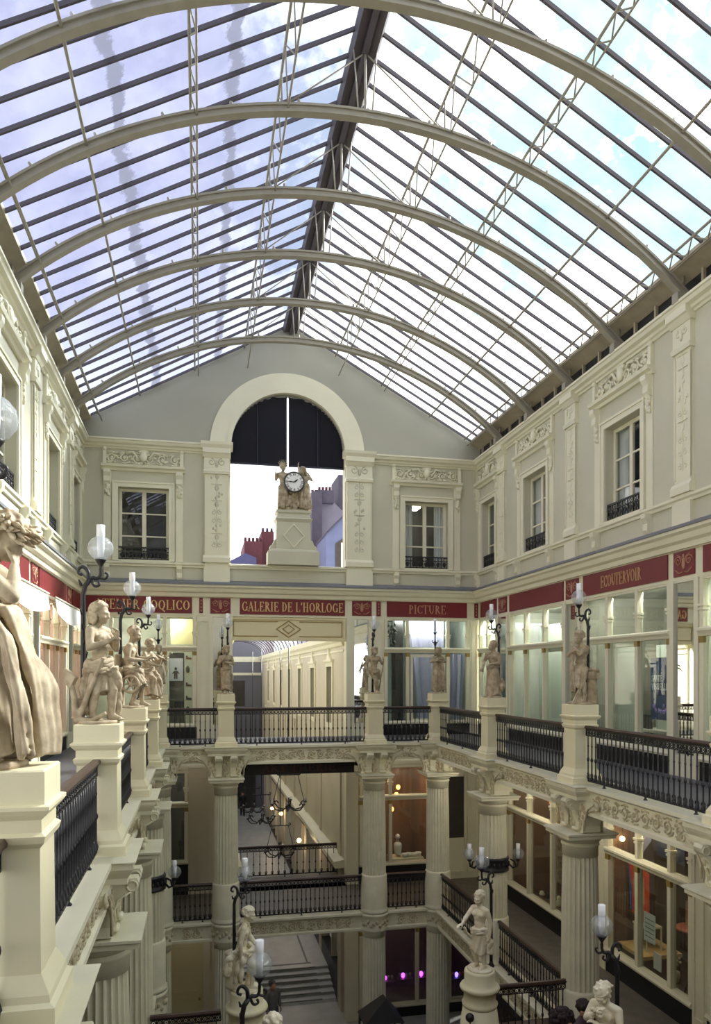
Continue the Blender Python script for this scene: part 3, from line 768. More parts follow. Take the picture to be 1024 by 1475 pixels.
def mirror_strip(fr, s, w, z0=.40, z1=3.70):
    global wn; wn += 1
    root = structroot('trim_mirror', tuple(fr @ Vector((s, 0, z0))))
    MB(fr).box(s-w/2+.10, s+w/2-.10, -.03, .0, z0, z1).build('mirror', MIRROR, root)
    mb = MB(fr)
    for a in (-1, 1): mb.box(s+a*(w/2-.10), s+a*(w/2+.02), -.1, .05, 0, z1+.05)
    mb.box(s-w/2, s+w/2, -.1, .03, z1, z1+.08); mb.box(s-w/2, s+w/2, -.1, .03, z0-.08, z0); mb.box(s-w/2, s+w/2, -.1, .03, 0, z0-.07)
    mb.build('frame', CREAM, root)
    MB(fr).box(s-w/2+.07, s-w/2+.10, .0, .045, z0, z1).build('gilt_edge', GOLDT, root)
# fascia band of each wall
for nm, fr, a, b in (('right', FR_R, YN, YF), ('left', FR_L, YN, YF), ('back', FR_B, XL, XR)):
    mb = MB(fr); mb.box(a, b, -.3, .0, 3.74, 4.46)
    for z in (3.76, 4.32): mb.box(a, b, -.01, .035, z-.02, z+.015)
    struct('trim_fascia_'+nm, mb, CREAM)
# right wall
PALE = m_('pale_blind', 176, 184, 172, .8, var=.08, scale=1.5)
names_r = ['at the far right corner', 'between the first and second shops of the right wall', 'between the blank sign and the ECOUTERVOIR sign', 'right of the ECOUTERVOIR sign']
for i, c in enumerate(PIL[:4]):
    ornament_panel(FR_R, c+.02, .62, 'dark red scroll panel on the right wall fascia '+['left of the long blank sign', 'left of the ECOUTERVOIR sign', 'right of the ECOUTERVOIR sign', 'nearest the camera, past the frame edge'][i])
    mirror_strip(FR_R, c, .80)
sign(FR_R, 21.45, 22.75, 'short blank dark red sign on the right wall, next to the far corner')
sign(FR_R, 17.15, 20.45, 'long blank dark red sign on the right wall, left of the ECOUTERVOIR one')
sign(FR_R, 12.90, 16.15, 'dark red sign reading ECOUTERVOIR in faded gilt capitals', 'ECOUTERVOIR', 15.35, 13.75, .27, m_('faded_gilt', 196, 158, 118), .9)
sign(FR_R, 8.55, 11.85, 'dark red sign at the right edge of the view, nearest on the right wall')
shop_window(FR_R, 21.4, YF-.1, [22.2], screens=[(21.45, 22.85, .5, 3.6, PALE, 'blind')])
r1 = shop_window(FR_R, 17.1, 20.5, [18.25, 19.4], screens=[(17.2, 18.1, .5, 2.6, PALE, 'blind'), (18.4, 20.4, .5, 2.6, PALE, 'blind'), (17.2, 20.4, 2.8, 3.4, PALE, 'blind')])
r2 = shop_window(FR_R, 12.8, 16.25, [13.95, 15.1], screens=[(15.2, 16.2, .5, 2.6, PALE, 'blind'), (14.05, 14.65, .5, 2.6, PALE, 'blind')], inside=m_('optician_inside', 150, 150, 136, .8, var=.1))
shop_window(FR_R, 8.5, 11.95, [9.65, 10.8], screens=[(9, 11.8, .5, 3.6, PALE, 'blind')])
# poster in the optician's window
t = thing('window_poster', 'dark blue poster reading SANTE VISUELLE behind the opticians window', 'poster', tuple(FR_R @ Vector((13.7, -.4, 1.0))))
MB(FR_R).box(13.32, 14.08, -.42, -.40, 1.0, 2.3).build('sheet', m_('poster_blue', 28, 60, 110, .5), t)
PW = m_('poster_white', 225, 230, 235)
lettering(MB(FR_R), 'SANTE', 14.04, 13.67, 1.80, .14, -.40).build('white_lettering', PW, t); lettering(MB(FR_R), 'VISUELLE', 14.04, 13.47, 1.62, .14, -.40).build('white_lettering', PW, t); MB(FR_R).prism([(13.72, 1.97), (13.68, 2.0), (13.69, 1.96)], -.40, -.388, 'y').build('accent', PW, t)
mb = MB(FR_R); rnd = random.Random(4)
for k in range(9): mb.ball((13.52+rnd.random()*.5, -.40, 1.15+rnd.random()*.15), (.04, .008, .05), 6)
mb.build('lilac_motif', m_('poster_lilac', 140, 120, 200), t)
t = thing('desk', 'pale desk inside the opticians shop on the right', 'desk', tuple(FR_R @ Vector((13.6, -1.0, 0))))
mb = MB(FR_R); mb.box(12.95, 15.0, -1.3, -.6, .68, .74); mb.build('top', m_('desk_top', 190, 186, 168), t)
for a, b in ((13.0, -1.25), (14.9, -1.25), (13.0, -.66), (14.9, -.66)): MB(FR_R).box(a, a+.05, b, b+.05, .03, .68).build('leg', IRON, t)
t = thing('office_chair', 'black office chair behind the opticians shop window', 'chair', tuple(FR_R @ Vector((14.75, -.55, .03))))
MB(FR_R).sq(14.75, -.55, [(.2, .2, .45), (.23, .23, .50), (.2, .2, .54)]).build('seat', BLACK, t)
MB(FR_R).prism([(14.53, .62), (14.97, .62), (14.93, 1.05), (14.57, 1.05)], -.76, -.72, 'y').build('backrest', BLACK, t)
mb = MB(FR_R).tube([(14.75, -.55, .1), (14.75, -.55, .45)], .03); mb.tube([(14.75, -.70, .5), (14.75, -.76, .7)], .02)
for k in range(5): mb.tube([(14.75, -.55, .12), (14.75+.25*math.cos(k*1.257), -.55+.25*math.sin(k*1.257), .05)], .02)
mb.build('base', IRON, t)
solo('notice', 'small paper notice in a pane of the blank-signed right shop', 'notice', MB(FR_R).box(19.75, 20.15, -.26, -.25, .65, 1.3), CURT, tuple(FR_R @ Vector((19.9, -.25, .65))))
# left wall
for i, c in enumerate(PIL[:4]):
    ornament_panel(FR_L, c+.02, .62, 'dark red scroll panel on the left wall fascia '+['next to the far left corner', 'between the two signs above white awnings', 'behind the near statue', 'nearest the camera'][i])
    mirror_strip(FR_L, c, .80)
for a, b, l, txt in ((21.45, 22.75, 'short blank red sign on the left wall at the far corner', None), (17.15, 20.45, 'red sign on the left wall above the farther white awning', None), (12.9, 16.15, 'red sign with gilt letters on the left wall above the nearer white awning', None), (8.55, 11.85, 'red sign on the left wall behind the nearest statue', None)):
    sign(FR_L, a, b, l)
PINK = m_('pink_wall', 214, 170, 156, .8, var=.08)
for a, b in ((21.4, YF-.1), (17.1, 20.5), (12.8, 16.25), (8.5, 11.95)):
    shop_window(FR_L, a, b, [a+(b-a)/3, a+2*(b-a)/3] if b-a > 2 else [(a+b)/2], inside=PINK)
for a, b, l in ((17.15, 20.6, 'white sunlit awning valance over the farther left shop window'), (12.8, 16.3, 'white sunlit awning valance over the nearer left shop window')):
    t = thing('awning', l, 'awning', tuple(FR_L @ Vector(((a+b)/2, .1, 3.1))), group='white awnings of the left shops')
    mb = MB(FR_L); n = 16; vs = []; fs = []
    for i in range(n+1):
        s = a+(b-a)*i/n; sag = .16*math.sin(PI*i/n)
        for q, z in ((.005, 3.74), (.36, 3.62), (.40, 3.30-sag), (.385, 3.30-sag), (.345, 3.60), (.005, 3.72)): vs.append((s, q, z))
    for i in range(n):
        for k in range(6): fs.append((i*6+k, i*6+(k+1) % 6, i*6+6+(k+1) % 6, i*6+6+k))
    fs += [tuple(range(6)), tuple(n*6+k for k in reversed(range(6)))]
    mb._add(vs, fs); mb.build('cloth', m_('awning_white', 245, 245, 242, .8), t)
    MB(FR_L).tube([(a-.05, .37, 3.63), (b+.05, .37, 3.63)], .022, 6).build('front_bar', CREAM, t)
# ------------------------------------------------------------------ back wall
b = BX
sign(FR_B, b(119), b(276.5), 'dark red sign reading ATELIER COQLICO in gilt capitals', 'ATELIER COQLICO', b(137), b(274), .30)
sign(FR_B, b(345.5), b(496.5), 'dark red sign reading GALERIE DE L HORLOGE over the passage opening', "GALERIE DE L'HORLOGE", b(348), b(494.5), .30)
sign(FR_B, b(557), b(672), 'dark red sign reading PICTURE in dull gilt capitals', 'PICTURE', b(588), b(642), .28, m_('dull_gilt', 196, 142, 112), .9)
ornament_panel(FR_B, (b(303)+b(332))/2, b(332)-b(303), 'dark red scroll panel left of the GALERIE DE L HORLOGE sign')
ornament_panel(FR_B, (b(507)+b(535))/2, b(535)-b(507), 'dark red scroll panel right of the GALERIE DE L HORLOGE sign')
ornament_panel(FR_B, (b(287)+b(292))/2, b(292)-b(287), 'narrow upright dark red panel right of the ATELIER COQLICO sign')
ornament_panel(FR_B, (b(542)+b(548))/2, b(548)-b(542), 'narrow upright dark red panel left of the PICTURE sign')
ornament_panel(FR_B, (b(683)+b(688))/2, b(688)-b(683), 'narrow upright dark red panel in the right rear corner')
BLK = m_('black_inside', 26, 26, 30, .7)
# ATELIER shop: bay from the left corner to the panelled pier
sa0, sa1 = XL+.06, b(283)
rt = shop_window(FR_B, sa0, sa1, [b(160), b(196), b(237)], inside=m_('atelier_inside', 186, 186, 168, .8, var=.1))
MB(FR_B).box(b(243), b(265), -.46, -.43, .45, 2.62).build('black_door_leaf', BLK, rt)
MB(FR_B).box(b(245), b(279), -.46, -.43, 2.88, 3.66).build('cream_blind', m_('cream_blind', 226, 214, 160, .8), rt)
t = thing('poster', 'white poster with a small black figure on the black door', 'poster', tuple(FR_B @ Vector((b(253), -.1, 1.5))))
MB(FR_B).box(b(243.5), b(263), -.42, -.41, ZV(981, -.7, D), ZV(948, -.7, D)).build('sheet', m_('poster_paper', 214, 214, 226), t)
mb = MB(FR_B); pc = b(252.5); pz = ZV(971, -.7, D)
mb.ball((pc, -.408, pz+.17), (.04, .008, .045), 8); mb.prism([(pc-.05, pz-.15), (pc-.05, pz+.1), (pc+.05, pz+.1), (pc+.05, pz-.15), (pc+.01, pz-.15), (pc, pz), (pc-.01, pz-.15)], -.41, -.40, 'y')
for a in (-1, 1): mb.prism([(pc+a*.05, pz+.1), (pc+a*.11, pz+.02), (pc+a*.09, pz), (pc+a*.04, pz+.05)], -.41, -.40, 'y')
mb.build('black_figure', BLACK, t)
for k in range(5):
    z = .72+.42*k
    t = solo('shelf', 'pale shelf behind the ATELIER window, number %s counting upward' % ['one', 'two', 'three', 'four', 'five'][k], 'shelf', MB(FR_B).box(b(266), b(281), -.75, -.45, z, z+.025), m_('shelf_wood%d' % k, 170, 150, 116), tuple(FR_B @ Vector((b(273), -.35, z))), group='shelves in the ATELIER window')
    for j in range(2):
        x = b(270)+.22*j; mb = MB(FR_B)
        if k in (1, 2, 4): mb.caps((x-.02, -.58, z+.06), .035, (x+.09, -.58, z+.05), .03, 8); mb.caps((x-.03, -.58, z+.06), .03, (x-.03, -.58, z+.12), .028, 8); nm, lb, ct = 'shoe', 'dark shoe', 'shoe'
        else: mb.lathe([(.03, 0), (.06, .05), (.065, .14), (.03, .19), (.035, .21)], 10, (x, -.58, z+.025)); nm, lb, ct = 'vase', 'brown vase', 'vase'
        solo(nm, lb+(' at the left' if j == 0 else ' at the right')+' of shelf %s in the ATELIER window' % ['one', 'two', 'three', 'four', 'five'][k], ct, mb, m_('ware%d%d' % (k, j), 70+20*((k+j) % 3), 58, 46), tuple(FR_B @ Vector((x, -.58, z+.025))))
# panelled pier and mirror left of the opening
def pier(s0, s1):
    mb = MB(FR_B); mb.box(s0, s1, -.15, .03, 0, 3.76); rect_frame(mb, s0+.05, s1-.05, .5, 3.6, .02, .05, .035); struct('trim_pier', mb, CREAM)
pier(b(283.5), b(302))
mirror_strip(FR_B, (b(303)+b(333))/2, b(334)-b(302)); mirror_strip(FR_B, (b(507)+b(533))/2, b(535)-b(506))
pier(b(536), b(553)); pier(b(676), XR)
# frame of the opening to the passage with the diamond panel
root = structroot('door_1', (XC, D, 0)); mb = MB(FR_B)
for a in (-1, 1): mb.box(AC+a*1.83, AC+a*(1.83+.16), -.4, .06, 0, 3.76)
mb.build('jamb', CREAM, root)
mb = MB(FR_B); mb.box(AC-1.84, AC+1.84, -.18, -.04, 3.02, 3.74); rect_frame(mb, AC-1.82, AC+1.82, 3.0, 3.74, -.05, -.0, .08); mb.build('head_panel', m_('panel_cream', 224, 214, 176, .6), root)
mb = MB(FR_B); zc = 3.37
def dia(cx, w, h, t):
    for sx, sz in ((1, 1), (1, -1), (-1, -1), (-1, 1)):
        mb.prism([(cx+sx*w, zc), (cx, zc+sz*h), (cx, zc+sz*(h-t)), (cx+sx*(w-t*1.2), zc)], -.045, -.02, 'y')
dia(AC, .40, .27, .035); dia(AC, .20, .15, .03)
for a in (-1, 1):
    for z in (3.14, 3.60): mb.box(AC+a*.34, AC+a*1.70, -.045, -.025, z-.014, z+.014)
    mb.box(AC+a*1.69, AC+a*1.71, -.045, -.025, 3.13, 3.61)
mb.build('gilt_diamond', GOLDT, root)
# PICTURE shop
p0, p1 = b(553), b(676)
rt = shop_window(FR_B, p0, p1, [b(587), b(645)], inside=m_('picture_inside', 150, 160, 156, .8, var=.1))
MB(FR_B).box(b(567), b(583), -.26, -.20, .45, 3.7).build('black_screen', BLK, rt)
MB(FR_B).box(b(556), b(566), -.26, -.22, .45, 2.62).build('pale_screen', m_('mint_screen', 190, 206, 204, .8), rt)
def drape(x0, x1, z0, z1, xb0, xb1, nm):
    mb = MB(FR_B); n = 20; vs = []; fs = []
    for i in range(n+1):
        q = i/n; f = .025*math.sin(q*19)+.012*math.sin(q*41)
        for d in (0, -.012): vs += [(x0+(x1-x0)*q, -.30+f+d, z1), (xb0+(xb1-xb0)*q, -.28+f*1.6+d, z0)]
    for i in range(n):
        a = i*4; e = a+4; fs += [(a, a+1, e+1, e), (a+3, a+2, e+2, e+3), (a+1, a+3, e+3, e+1), (a+2, a, e, e+2)]
    fs += [(0, 2, 3, 1), (n*4, n*4+1, n*4+3, n*4+2)]
    mb._add(vs, fs); mb.build(nm, VIOLET, rt)
drape(b(596), b(642), .45, 2.62, b(606), b(641), 'lilac_drape'); drape(b(590), b(643), 2.85, 3.7, b(594), b(643), 'lilac_drape'); drape(b(650), b(673), .45, 2.62, b(647), b(668), 'lilac_drape')
mb = MB(FR_B); rect_frame(mb, b(591), b(641), .42, 2.6, -.1, .0, .09); mb.build('door_frame', CREAM, rt)
t = thing('plant', 'leafy plant behind the glass left of the PICTURE window', 'plant', tuple(FR_B @ Vector((b(564), -.22, 2.85))))
mb = MB(FR_B); rnd = random.Random(3)
for k in range(26): mb.ball((b(564)+rnd.uniform(-.2, .2), -.17+rnd.uniform(-.04, .04), 3.25+rnd.uniform(-.35, .4)), (.07, .02, .05), 6, Euler((0, rnd.random()*3, 0)).to_matrix())
mb.build('leaves', m_('leaf_dark', 40, 52, 40), t); MB(FR_B).tube([(b(564), -.17, 2.84), (b(564), -.17, 3.5)], .012).build('stem', WOOD, t)
# ================================================================== COLUMNS
def make_column():
    t = thing('column', 'x', 'column', (0, 0, 0), world=False)
    sh = MB()
    sh.lathe([(.40, 0), (.40, .06), (.37, .10), (.365, .14), (.365, 1.02), (.345, 1.06)], 40)
    sh.lathe([(.335, 1.0), (.335, 1.2), (.325, 2.6), (.305, 3.46)], 96, flute=.030, ns=4, smooth=False)
    sh.lathe([(.315, 3.44), (.318, 3.62), (.335, 3.63), (.335, 3.66), (.32, 3.67), (.325, 3.71)], 40)
    sh.build('shaft', COLM, t)
    cp = MB(); cp.lathe([(.325, 3.69), (.36, 3.73), (.41, 3.78), (.41, 3.80)], 40)
    cp.sq(0, 0, [(.45, .45, 3.80), (.45, .45, 3.85), (.48, .48, 3.87), (.48, .48, 3.90)])
    cp.box(-.27, .27, -.12, .30, 3.90, 4.30); cp.build('capital', COLM, t)
    lb = MB(); lb.sq(0, .04, [(.50, .38, 4.50), (.50, .38, 4.56), (.54, .42, 4.62), (.56, .44, 4.66), (.56, .44, 4.72), (.59, .47, 4.735), (.59, .47, 4.745)]); lb.build('ledge_block', COLM, t)
    def scroll_poly(o, top, bot, out):
        h = top-bot
        return [(o, top), (out, top), (out+.02, top-.05), (out-.02, top-.12), (out-.10, top-.12), (o+(out-o)*.55, top-.20), (o+(out-o)*.38, top-h*.55), (o+(out-o)*.30, top-h*.8), (o+(out-o)*.34, bot+.02), (o+(out-o)*.25, bot), (o, bot)]
    for a in (-1, 1):                                  # side brackets under the beam
        mb = MB(); mb.prism([(a*x, z) for x, z in scroll_poly(.18, 4.50, 3.90, .88)], -.17, .17, 'y')
        q = mb.build('side_bracket', COLM, t)
        mb = MB()
        mb.tube(spiral((a*.86, 4.43), .075, 1.4, PI/2, -a, 14, .15, y=-.17), .02, 5)
        mb.tube([(a*.8, -.18, 4.48), (a*.6, -.18, 4.36), (a*.48, -.18, 4.15), (a*.47, -.18, 3.96)], .018, 5)
        rnd = random.Random(3)
        for k in range(14): mb.ball((a*(.28+rnd.random()*.24*(.3+.7*k/14)), -.175, 3.96+.46*k/14), (.035, .02, .045), 5)
        mb.build('leaf_relief', RELIEF, q)
    for a in (-1, 1):                                  # two front consoles
        mb = MB(); P = scroll_poly(.05, 4.50, 3.90, .42)
        mb.prism([(-x, z) for x, z in P], a*.20-.085, a*.20+.085, 'x')
        for e in (-1, 1):
            mb.tube([(a*.20+e*.087, p[1], p[2]) for p in [(0, -.37+.055*math.cos(q), 4.42+.055*math.sin(q)) for q in [j*PI/5 for j in range(11)]]], .014, 5)
            mb.tube([(a*.20+e*.087, -.36, 4.36), (a*.20+e*.087, -.22, 4.28), (a*.20+e*.087, -.17, 4.12), (a*.20+e*.087, -.18, 3.96)], .014, 5)
        mb.caps((a*.20-.06, -.20, 3.96), .035, (a*.20+.06, -.20, 3.96), .035, 8)
        mb.build('front_console', COLM, t)
    mb = MB()
    for k in range(12): mb.ball((random.uniform(-.07, .07), -.14, 3.96+.42*k/12), (.04, .03, .05), 5)
    mb.build('leaf_boss', RELIEF, t)
    return t
c0 = make_column(); first = True
def column(x, y, z, rz, label, group):
    global first
    if first: first = False; c0.location = (x, y, z); c0.rotation_euler.z = rz; c0['label'] = label; c0['group'] = group; return c0
    return dup(c0, (x, y, z), rz, label, group)
G1 = 'columns of the lower gallery'
column(PEDX[0], RB, ZL, 0, 'fluted column left of the passage opening, on the lower gallery', G1)
column(PEDX[1], RB, ZL, 0, 'fluted column right of the passage opening, on the lower gallery', G1)
column(RR, RB, ZL, 0, 'fluted column at the right rear corner of the lower gallery', G1)
column(RL, RB, ZL, 0, 'fluted column at the left rear corner of the lower gallery', G1)
for y, yr, a, b in zip(PEDY[::-1][:3], PEDR[::-1][:3], ('fluted column with a black lamp collar on the right', 'big fluted column with sunlit foot in front of the toy-shop windows', 'fluted column at the right edge of the photo under its scroll bracket'),
                   ('fluted column with a black lamp collar under the left gallery', 'fluted column under the left gallery, second from the near end', 'nearest fluted column under the left gallery')):
    column(RR, yr, ZL, -PI/2, a, G1); column(RL, y, ZL, PI/2, b, G1)
column(RL, PEDY[0], ZL, PI/2, 'column under the nearest left pedestal, only its ledge showing at the lower left', G1)
# columns of the bottom storey: same shaft, a frieze collar on top
def make_low():
    t = thing('column', 'x', 'column', (0, 0, 0), world=False)
    mb = MB(); mb.lathe([(.42, 0), (.42, .1), (.37, .16), (.345, .2)], 40)
    mb.lathe([(.34, .18), (.335, 1.5), (.32, 3.7)], 96, flute=.028, ns=4, smooth=False); mb.lathe([(.33, 3.68), (.335, 3.80), (.35, 3.82), (.37, 3.86)], 40); mb.build('shaft', COLM, t)
    mb = MB(); mb.lathe([(.37, 3.85), (.40, 3.88), (.375, 3.92), (.375, 4.24), (.41, 4.28), (.41, 4.345)], 40); q = mb.build('frieze_collar', COLM, t)
    mb = MB()
    for k in range(28):
        a = 2*PI*k/28; mb.ball((.375*math.cos(a), .375*math.sin(a), 4.08+.06*math.sin(k*2.2)), (.045, .045, .06), 6)
    mb.build('leaf_relief', RELIEF, q); return t
l0 = make_low(); G2 = 'columns of the bottom storey'
for k, (x, y, lab) in enumerate(((PEDX[0], RB, 'bottom storey column left of the descending passage'), (PEDX[1], RB, 'bottom storey column right of the descending passage, dark awning at its foot'), (RR, RB, 'bottom storey column in the right rear corner before the shop with violet lights'), (RL, RB, 'bottom storey column in the left rear corner beside the cream door'), (RL, 16.25, 'bottom storey column under the left gallery'))):
    if k == 0: l0.location = (x, y, ZB); l0['label'] = lab; l0['group'] = G2
    else: dup(l0, (x, y, ZB), 0, lab, G2)
# ================================================================== PEDESTALS
def make_pedestal():
    t = thing('pedestal', 'x', 'pedestal', (0, 0, 0), world=False)
    MB().sq(0, 0, [(.30, .30, 0), (.30, .30, .11), (.27, .27, .13), (.265, .265, .17), (.225, .225, .25), (.215, .215, .27)]).build('base', PED, t)
    MB().sq(0, 0, [(.212, .212, .26), (.205, .205, .98)]).build('shaft', PED, t)
    MB().sq(0, 0, [(.205, .205, .97), (.23, .23, 1.0), (.24, .24, 1.04), (.215, .215, 1.06), (.215, .215, 1.13), (.245, .245, 1.16), (.265, .265, 1.19), (.265, .265, 1.21), (.235, .235, 1.22), (.235, .235, 1.40), (.225, .225, 1.41)]).build('cap', PED, t)
    return t
p0_ = make_pedestal(); pfirst = True
def pedestal(x, y, lab, grp):
    global pfirst
    if pfirst: pfirst = False; p0_.location = (x, y, ZG); p0_['label'] = lab; p0_['group'] = grp; return
    dup(p0_, (x, y, ZG), 0, lab, grp)
GP = 'cream pedestals of the gallery balustrade'
for y, yr, a, b in zip(PEDY, PEDR, ('nearest cream pedestal on the left, under the big cropped statue', 'cream pedestal on the left under the child with the anchor', 'cream pedestal on the left under the child beside a square post', 'cream pedestal on the left under the violin player'),
                   ('', 'cream pedestal cut by the right edge of the photo', 'cream pedestal on the right under the pensive draped statue', 'cream pedestal on the right under the statue with a mask at its feet')):
    pedestal(RL, y, a, GP)
    if b: pedestal(RR, yr, b, GP)
pedestal(PEDX[0], RB, 'cream pedestal left of the passage opening on the rear balustrade', GP)
pedestal(PEDX[1], RB, 'cream pedestal right of the passage opening on the rear balustrade', GP)
pedestal(RR, RB, 'cream pedestal at the right rear corner of the balustrade', GP)
pedestal(RL, RB, 'cream pedestal at the left rear corner of the balustrade', GP)
# ================================================================== RAILINGS
def baluster_mesh():
    mb = MB()
    mb.lathe([(.030, .08), (.034, .11), (.020, .15), (.013, .18), (.012, .40), (.022, .42), (.026, .44), (.022, .46), (.012, .48), (.012, .66), (.017, .68), (.012, .70), (.011, .86)], 7)
    for a in (-1, 1):
        mb.tube([(0, 0, .09), (a*.028, 0, .12), (a*.040, 0, .17), (a*.026, 0, .20), (a*.018, 0, .17)], .008, 4)
    return mb
BALU = None
def railing(p, q, z, lab, grp, step=.125, ends=.22):
    """iron balustrade from p to q (xy of the two post centres), standing on z"""
    global BALU
    P = Vector((p[0], p[1], 0)); Q = Vector((q[0], q[1], 0)); d = (Q-P); Ln = d.length-2*ends; u = d.normalized(); o = P+u*ends
    t = thing('railing', lab, 'railing', (o.x, o.y, z), math.atan2(u.y, u.x), grp, world=False)
    MB().prism([(-.04, .99), (-.045, 1.01), (-.03, 1.04), (.03, 1.04), (.045, 1.01), (.04, .99)], 0, Ln, 'x').build('handrail', WOOD, t)
    mb = MB()
    mb.box(0, Ln, -.012, .012, .955, .99); mb.box(0, Ln, -.010, .010, .855, .872)
    n = max(2, round(Ln/.10))
    for i in range(n):
        c = Ln*(i+.5)/n; w = Ln/n/2
        mb.tube([(c+.036*math.cos(a*PI/4), 0, .913+.036*math.sin(a*PI/4)) for a in range(9)], .009, 4)
        mb.box(c+w-.008, c+w+.008, -.008, .008, .86, .96); mb.ball((c, 0, .913), (.014, .01, .014), 5)
    mb.build('frieze_band', IRON, t)
    mb = MB(); mb.box(0, Ln, -.018, .018, .055, .09); k = max(2, round(Ln/1.1))
    mb.build('bottom_rail', IRON, t)
    for i in range(k):
        c = Ln*(i+.5)/k; MB().sq(c, 0, [(.03, .03, 0), (.012, .012, .03), (.012, .012, .06)]).build('foot', IRON, t)
    nb = int(Ln/step)
    for i in range(nb):
        x = Ln*(i+.5)/nb
        if BALU is None: b = baluster_mesh().build('baluster', IRON, t); BALU = b.data
        else: b = bpy.data.objects.new('baluster', BALU); COL.objects.link(b); b.parent = t
        b.location = (x, 0, 0)
GR = 'iron balustrades of the upper gallery'
ys = PEDY+[RB]; yr_ = PEDR+[RB]
for (a, b), (c, d), l1, l2 in zip(zip(ys, ys[1:]), zip(yr_, yr_[1:]), ('black iron railing between the two nearest left pedestals', 'black iron railing on the left between the anchor child and the child by the post', 'black iron railing on the left behind the child by the post', 'short-looking black iron railing at the far left corner of the gallery'),
        ('', 'black iron railing at the right edge, nearest on the right gallery', 'black iron railing on the right below the blank red sign', 'black iron railing on the right at the far corner')):
    railing((RL, a), (RL, b), ZG, l1, GR)
    if l2: railing((RR, c), (RR, d), ZG, l2, GR)
railing((RL, .9), (RL, 4.6), ZG, 'stub of black railing at the lower left edge, before the nearest pedestal', GR)
railing((RL, RB), (PEDX[0], RB), ZG, 'short black railing on the rear side below the ATELIER shop', GR)
railing((PEDX[0], RB), (PEDX[1], RB), ZG, 'wide black railing in front of the passage opening on the gallery', GR)
railing((PEDX[1], RB), (RR, RB), ZG, 'short black railing on the rear side below the PICTURE shop', GR)
GR2 = 'iron balustrades of the lower gallery'
railing((RL, RB), (PEDX[0], RB), ZL, 'dark lower gallery railing between the two left rear columns', GR2, ends=.36)
railing((PEDX[0], RB), (PEDX[1], RB), ZL, 'dark lower gallery railing across the passage between columns', GR2, ends=.36)
railing((PEDX[1], RB), (RR, RB), ZL, 'dark lower gallery railing between the two right rear columns', GR2, ends=.36)
ys2 = [12.4, 16.25, RB]; yr2 = [12.2, 16.25, RB]
for (a, b), (c, d), l1, l2 in zip(zip(ys2, ys2[1:]), zip(yr2, yr2[1:]), ('dark lower railing under the left gallery, nearer stretch', 'dark lower railing under the left gallery, farther stretch'), ('dark lower railing on the right between the collared and the big column', 'dark lower railing on the right from the corner column to the collared one')):
    railing((RL, a), (RL, b), ZL, l1, GR2, ends=.36); railing((RR, c), (RR, d), ZL, l2, GR2, ends=.36)
railing((PX0, 24.4), (PX1, 24.4), ZL, 'second railing just inside the lower passage opening', GR2, ends=.05, step=.2)
# ================================================================== LAMPS
def lamp_head(mb_iron, x, z):
    mb_iron.lathe([(.012, 0), (.02, .02), (.014, .05), (.016, .06), (.055, .12), (.065, .135), (.05, .14)], 12, (x, 0, z))
def glassware(t, x, z, sub=None):
    MB().lathe([(.045, -.125), (.09, -.10), (.128, -.05), (.14, 0), (.128, .055), (.09, .105), (.05, .13)], 20, (x, 0, z)).build('glass_globe', LAMPGLASS, t)
    MB().lathe([(.034, -.10), (.042, 0), (.040, .12), (.046, .14), (.046, .26), (.044, .26)], 14, (x, 0, z)).build('chimney', CHIM, t)
def make_lamp(kind):
    t = thing('gas_lamp', 'x', 'lamp', (0, 0, 0), world=False)
    if kind == 'crook':
        mb = MB(); H = 1.42
        mb.lathe([(.06, 0), (.06, .03), (.04, .06), (.032, .10)], 10)
        mb.tube([(0, 0, .08), (0, 0, .6), (0, 0, 1.2), (0, 0, H), (.02, 0, H+.10), (.07, 0, H+.17)], [.030, .030, .028, .027, .028, .028], 9)
        rnd = random.Random(2)
        for k in range(9):
            a = rnd.uniform(0, 2*PI); z = .25+.16*k; mb.caps((.026*math.cos(a), .026*math.sin(a), z), .018, (.05*math.cos(a), .05*math.sin(a), z+.05), .008, 5)
        mb.build('post', IRON, t)
        mb = MB()
        mb.tube(crv([(.05, 0, H+.15), (.10, 0, H+.19), (.13, 0, H+.185), (.16, 0, H+.19), (.18, 0, H+.22), (.185, 0, H+.28)]), taper([.026, .024, .022, .02, .018, .018]), 8)
        mb.tube(crv([(.06, 0, H+.17), (.05, 0, H+.26), (0, 0, H+.31), (-.04, 0, H+.29), (-.05, 0, H+.24), (-.01, 0, H+.22)]), taper([.024, .022, .02, .017, .014, .018]), 8)
        mb.tube(crv([(.08, 0, H+.18), (.12, 0, H+.10), (.17, 0, H+.11), (.16, 0, H+.15)]), taper([.018, .016, .013, .015]), 7)
        mb.tube(crv([(.16, 0, H+.20), (.23, 0, H+.18), (.26, 0, H+.23), (.23, 0, H+.25)]), taper([.016, .014, .012, .014]), 7)
        mb.build('scroll_arm', IRON, t)
        mb = MB(); lamp_head(mb, .185, H+.26); mb.build('burner_cup', IRON, t)
        glassware(t, .185, H+.26+.26)
    else:                                                  # straight standard
        mb = MB(); H = 1.35
        mb.lathe([(.06, 0), (.06, .03), (.035, .06), (.028, .10), (.024, .9), (.022, H), (.05, H+.10), (.055, H+.12), (.02, H+.16), (.018, H+.32)], 10)
        mb.build('post', IRON, t)
        mb = MB()
        for a in (-1, 1): mb.tube([(0, 0, H+.08), (a*.07, 0, H+.12), (a*.10, 0, H+.17), (a*.07, 0, H+.18)], .012, 6)
        mb.build('side_scrolls', IRON, t)
        mb = MB(); lamp_head(mb, 0, H+.28); mb.build('burner_cup', IRON, t)
        glassware(t, 0, H+.28+.26)
    return t
lampA = make_lamp('crook'); lampB = make_lamp('straight'); usedl = set()
